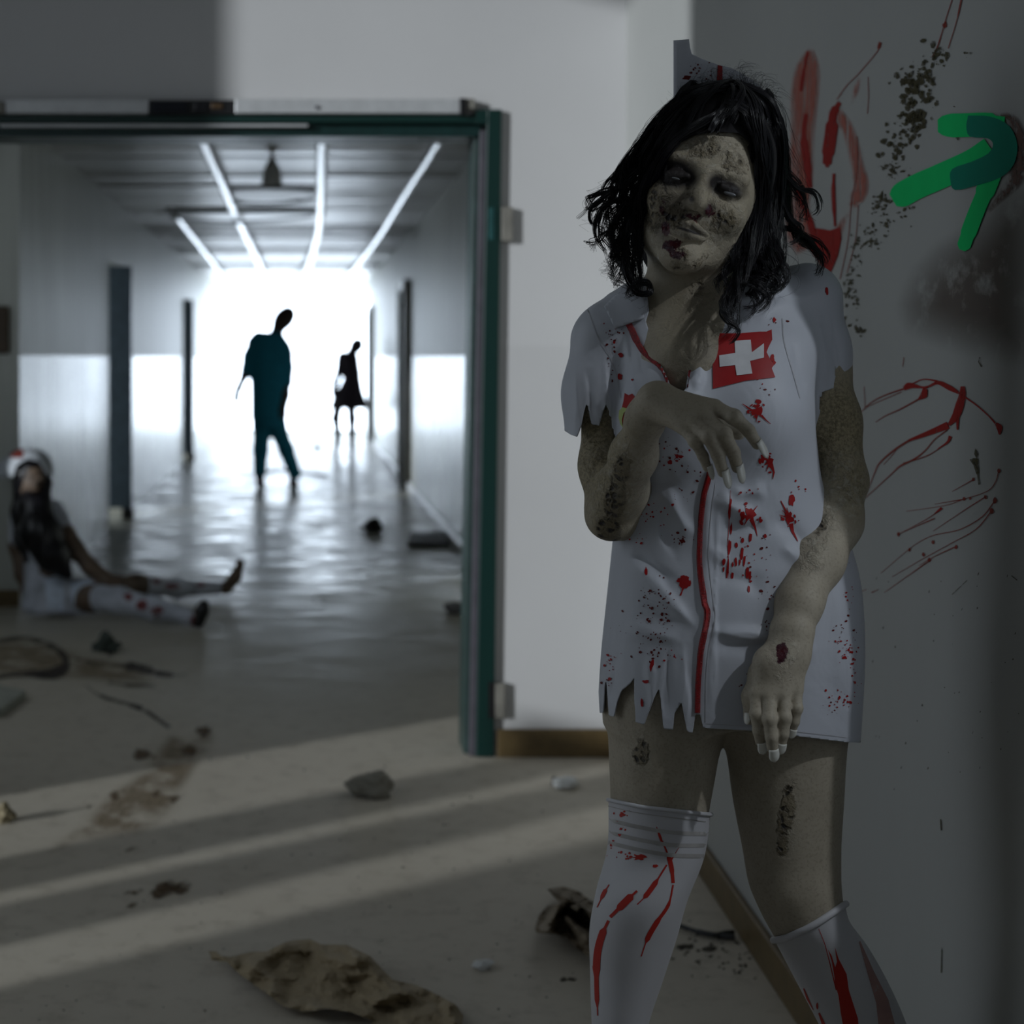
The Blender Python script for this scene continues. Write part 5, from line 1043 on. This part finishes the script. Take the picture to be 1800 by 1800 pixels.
# farther woman in a flared skirt
d = 21.4; wom = figure('person', d, 'small distant woman in a flared dark dress by the right corridor wall')
f = Field(); f.ell(W(626,609,d), (.082,.09,.105), .02, R=rot('Y', math.radians(30))); f.ell(W(625,612,d-.08), (.01,.018,.012), .015); C(f, d, [(623,614,0,7.5),(617,622,0,8),(612,630,.02,10)])
C(f, d, [(600,628,0,8),(597,652,.02,6.5),(590,672,-.03,6),(587,688,-.1,5.5)]); C(f, d, [(624,630,0,7),(628,655,.02,5.5),(634,690,-.02,4.5),(637,704,-.06,4)])
for hx, hy in ((587,690),(637,707)):
    for j in range(4): C(f, d, [(hx-2.5+j*1.7,hy,-.1,1.5),(hx-3+j*2,hy+8,-.12,1.2)], .006)
    C(f, d, [(hx+3,hy-2,-.1,1.6),(hx+5,hy+4,-.14,1.3)], .006)
C(f, d, [(597,700,0,9),(590,735,0,8),(594,765,.05,6.5),(592,786,.05,5.5)]); C(f, d, [(616,700,0,9),(619,735,0,8),(619,765,0,6.5),(619,790,0,5.5)])
for x, y, q in ((592,787,.05),(619,794,0)): C(f, d, [(x,y,q,4),(x-3,y+6,q-.18,3.4)], .02)
f.loft([(625,600,622,0,.09),(660,604,626,0,.09),(700,592,632,0,.10)], d, .05); V, Q = f.mesh(.013); link('body', V, Q, M_sil, wom, True)  # near-black body colour paints in the backlit silhouette
f = Field(); f.loft([(619,599,620,0,.08),(632,598,627,0,.11),(655,605,629,0,.10),(672,600,632,0,.13),(695,587,641,0,.20),(718,579,649,0,.27)], d, .03, 2.1); C(f, d, [(603,626,0,8.5),(598,640,0,7.5)], .03)
V, Q = f.mesh(.012); link('dress', V, Q, plain('dark_plum_dress', (.03,.018,.03,1), .7), wom, True)
f = Field(); f.ell(W(627,607.5,d+.015), (.09,.095,.108), .02, R=rot('Y', math.radians(30))); V, Q = f.mesh(.012); V, T = clip(V, tris(Q), np.where(V[:,1] < d-.03, W(0,605,d)[2]-V[:,2], -1)); link('hair', V, T, M_sil, wom, True)
for x, y, q in ((591,790,.05),(619,797,0)):
    a = W(x, y, d+q); a[2] = .03; f = Field(); f.cap(a, a+np.array([-.02,-.18,-.005]), .034, .026, .02); f.cap(a+np.array([0,.02,.0]), a+np.array([0,.03,-.028]), .012, .01, .01); V, Q = f.mesh(.007); link('shoe', V, Q, M_sil, wom, True)
# seated nurse against the wall end
d = 8.2; sit = figure('person', d, 'long-haired nurse in white sitting on the floor at left, legs stretched out')
M_pale = plain('grimy_white_cloth', (.50,.53,.60,1), .7, var=.2, scale=12); M_veil = plain('veil', (.46,.49,.53,1), .6); M_faded = decal_mat('faded_red_stain', (.26,.05,.045,1), .8, .15, 20, rough=.7); M_sskin = plain('seated_skin', (.13, .088, .06, 1), .6, var=.25, scale=16)
f = Field(); f.ell(W(60,846,d), (.072,.088,.108), .02, R=rot('Y', math.radians(8))); f.ell(W(64,850,d-.085), (.013,.022,.018), .015)
for sx in (-1, 1): f.ell(W(62+9*sx,841,d-.088), (.016,.014,.01), .008, 's'); f.ell(W(62+9*sx,841,d-.075), (.012,.012,.009), .004)
f.cap(W(57,861,d-.082), W(68,861,d-.082), .007, .007, .006)
C(f, d, [(62,866,.02,15),(66,890,.03,18)]); C(f, d, [(45,905,.05,22),(88,902,.03,21)])
C(f, d, [(96,908,.0,18),(116,942,-.04,17),(134,968,-.08,15),(158,996,-.12,13),(185,1014,-.14,11)])
f.ell(W(196,1019,d-.15), (.045,.03,.022), .02)
for j in range(4): C(f, d, [(200,1016+j*3.6,-.15-.02*j,3.2),(216,1020+j*4.2,-.17-.02*j,2.8),(226-abs(j-1)*2,1026+j*4,-.17-.02*j,2.4)], .006)
C(f, d, [(190,1022,-.18,3.6),(202,1032,-.21,3)], .008)
C(f, d, [(38,910,.05,20),(32,960,.10,16),(40,1010,.06,13),(50,1040,.0,11)])
f.loft([(900,38,96,.05,.10),(960,46,108,.04,.12),(1030,48,125,.02,.15),(1066,46,130,.02,.16)], d, .05)
leg_a = [(100,1048,0,26),(160,1050,-.15,24),(210,1056,-.28,20),(270,1070,-.40,17),(335,1086,-.46,12)]
leg_b = [(110,1044,.1,24),(200,1032,.2,20),(240,1028,.3,18),(310,1034,.42,15),(385,1034,.5,11)]
for L in (leg_a, leg_b): C(f, d, L, .04)
C(f, d, [(346,1088,-.46,10),(354,1074,-.46,9),(357,1064,-.46,7)], .02); C(f, d, [(398,1034,.5,12),(414,1014,.5,11),(424,990,.5,7)], .02)
for j in range(5): C(f, d, [(420+j*1.8-4,992+j*2,.5-.02*j,3.4),(422+j*2-4,984+j*3,.49-.02*j,2.6)], .006)
V, Q = f.mesh(.0075); V[:,2] = np.maximum(V[:,2], .003); link('body', V, Q, M_sskin, sit, True)
f = Field(); f.loft([(896,36,98,.05,.11),(940,42,108,.05,.13),(1000,44,118,.04,.15),(1040,42,140,.02,.18),(1068,38,170,.0,.20)], d, .04, 2.2)
C(f, d, [(40,908,.05,24),(36,945,.08,21)], .05); C(f, d, [(92,902,.02,24),(106,925,-.02,21)], .05); C(f, d, [(110,1044,-.05,30),(165,1046,-.14,27)], .05)
V, Q = f.mesh(.0085); V[:,2] = np.maximum(V[:,2], .004); dr = link('dress', V, Q, M_pale, sit, True)
bpy.context.view_layer.update(); B9 = bvh(dr)
decal('apron', [[(78,1020),(96,1012),(112,1020),(112,1074),(84,1070)], [(124,1022),(168,1018),(164,1068),(128,1060)]], B9, plain('bluish_white_apron', (.60,.68,.80,1), .6), dr, 8, .004)
for L, lab in ((leg_a[2:], 'near white stocking with red blotches'), (leg_b[2:], 'far pale stocking')):
    f = Field(); C(f, d, [(x, y, q, r+1.2) for x, y, q, r in ([(172,1051,-.18,23)]+L if L[0] == leg_a[2] else L)], .04); V, Q = f.mesh(.0075)
    V[:,2] = np.maximum(V[:,2], .002); s_ = link('stocking', V, Q, M_pale, sit, True); tag(s_, lab); bpy.context.view_layer.update()
    if L[0] == leg_a[2]: decal('blood_stain', [blob(225,1050,9,6,12,.3), blob(250,1064,10,9,12,.3), blob(275,1072,13,7,12,.3), blob(278,1084,6,4), blob(337,1090,4,10)], bvh(s_), M_faded, s_, 8, .003, 'stuff')
    else: decal('blood_stain', [blob(275,1022,8,5), blob(300,1030,12,5), blob(352,1028,8,5)], bvh(s_), M_faded, s_, 8, .003, 'stuff')
f = Field(); C(f, d, [(348,1090,-.46,12.5),(356,1072,-.46,11),(359,1063,-.46,8.5)], .02); V, Q = f.mesh(.007); V[:,2] = np.maximum(V[:,2], .002); link('shoe', V, Q, M_black, sit, True)
f = Field(); f.ell(W(58,838,d+.02), (.088,.10,.115), .02)
C(f, d, [(36,850,.03,12),(34,900,.02,14),(40,950,-.02,12),(48,985,-.06,6)], .05); C(f, d, [(84,850,-.02,8),(72,890,-.10,16),(86,940,-.14,20),(104,980,-.16,16),(122,1012,-.17,5)], .05); C(f, d, [(48,880,-.09,14),(62,940,-.14,24),(84,985,-.16,18)], .05); C(f, d, [(60,885,-.12,16),(70,930,-.16,20),(92,975,-.18,18),(112,1005,-.18,8)], .05)
V, Q = f.mesh(.0075); n_ = np.array([mnoise.noise(Vector((x*28, y*28, z*2.5))) for x, y, z in V]); V[:,1] += n_*.012; V[:,0] += n_*.006
V, T = clip(V, tris(Q), np.where(V[:,1] < d-.02, -sdpoly(proj(V), [(48,822),(70,822),(80,842),(76,862),(62,872),(50,862),(44,842)]), -9)); link('hair', V, T, M_hair, sit, True)
f = Field(); f.ell(W(56,826,d+.02), (.105,.115,.105), .02); f.cap(W(30,818,d+.02), W(2,832,d+.06), .06, .05, .06); V, Q = f.mesh(.008)
V, T = clip(V, tris(Q), np.maximum(proj(V)[:,1]-pinterp(proj(V)[:,0], [(-40,850),(0,842),(24,838),(30,818),(50,806),(70,812),(86,840)]), -.5)); v_ = link('veil', V, T, M_veil, sit, True); solid(v_, .004, 0)
bpy.context.view_layer.update(); decal('red_cross', [[(18,800),(26,794),(30,788),(40,788),(42,796),(40,806),(22,806)]], bvh(v_), decal_mat('faded_red', (.22,.04,.03,1), .9, 0, 20, rough=.6), v_, 6, .005)
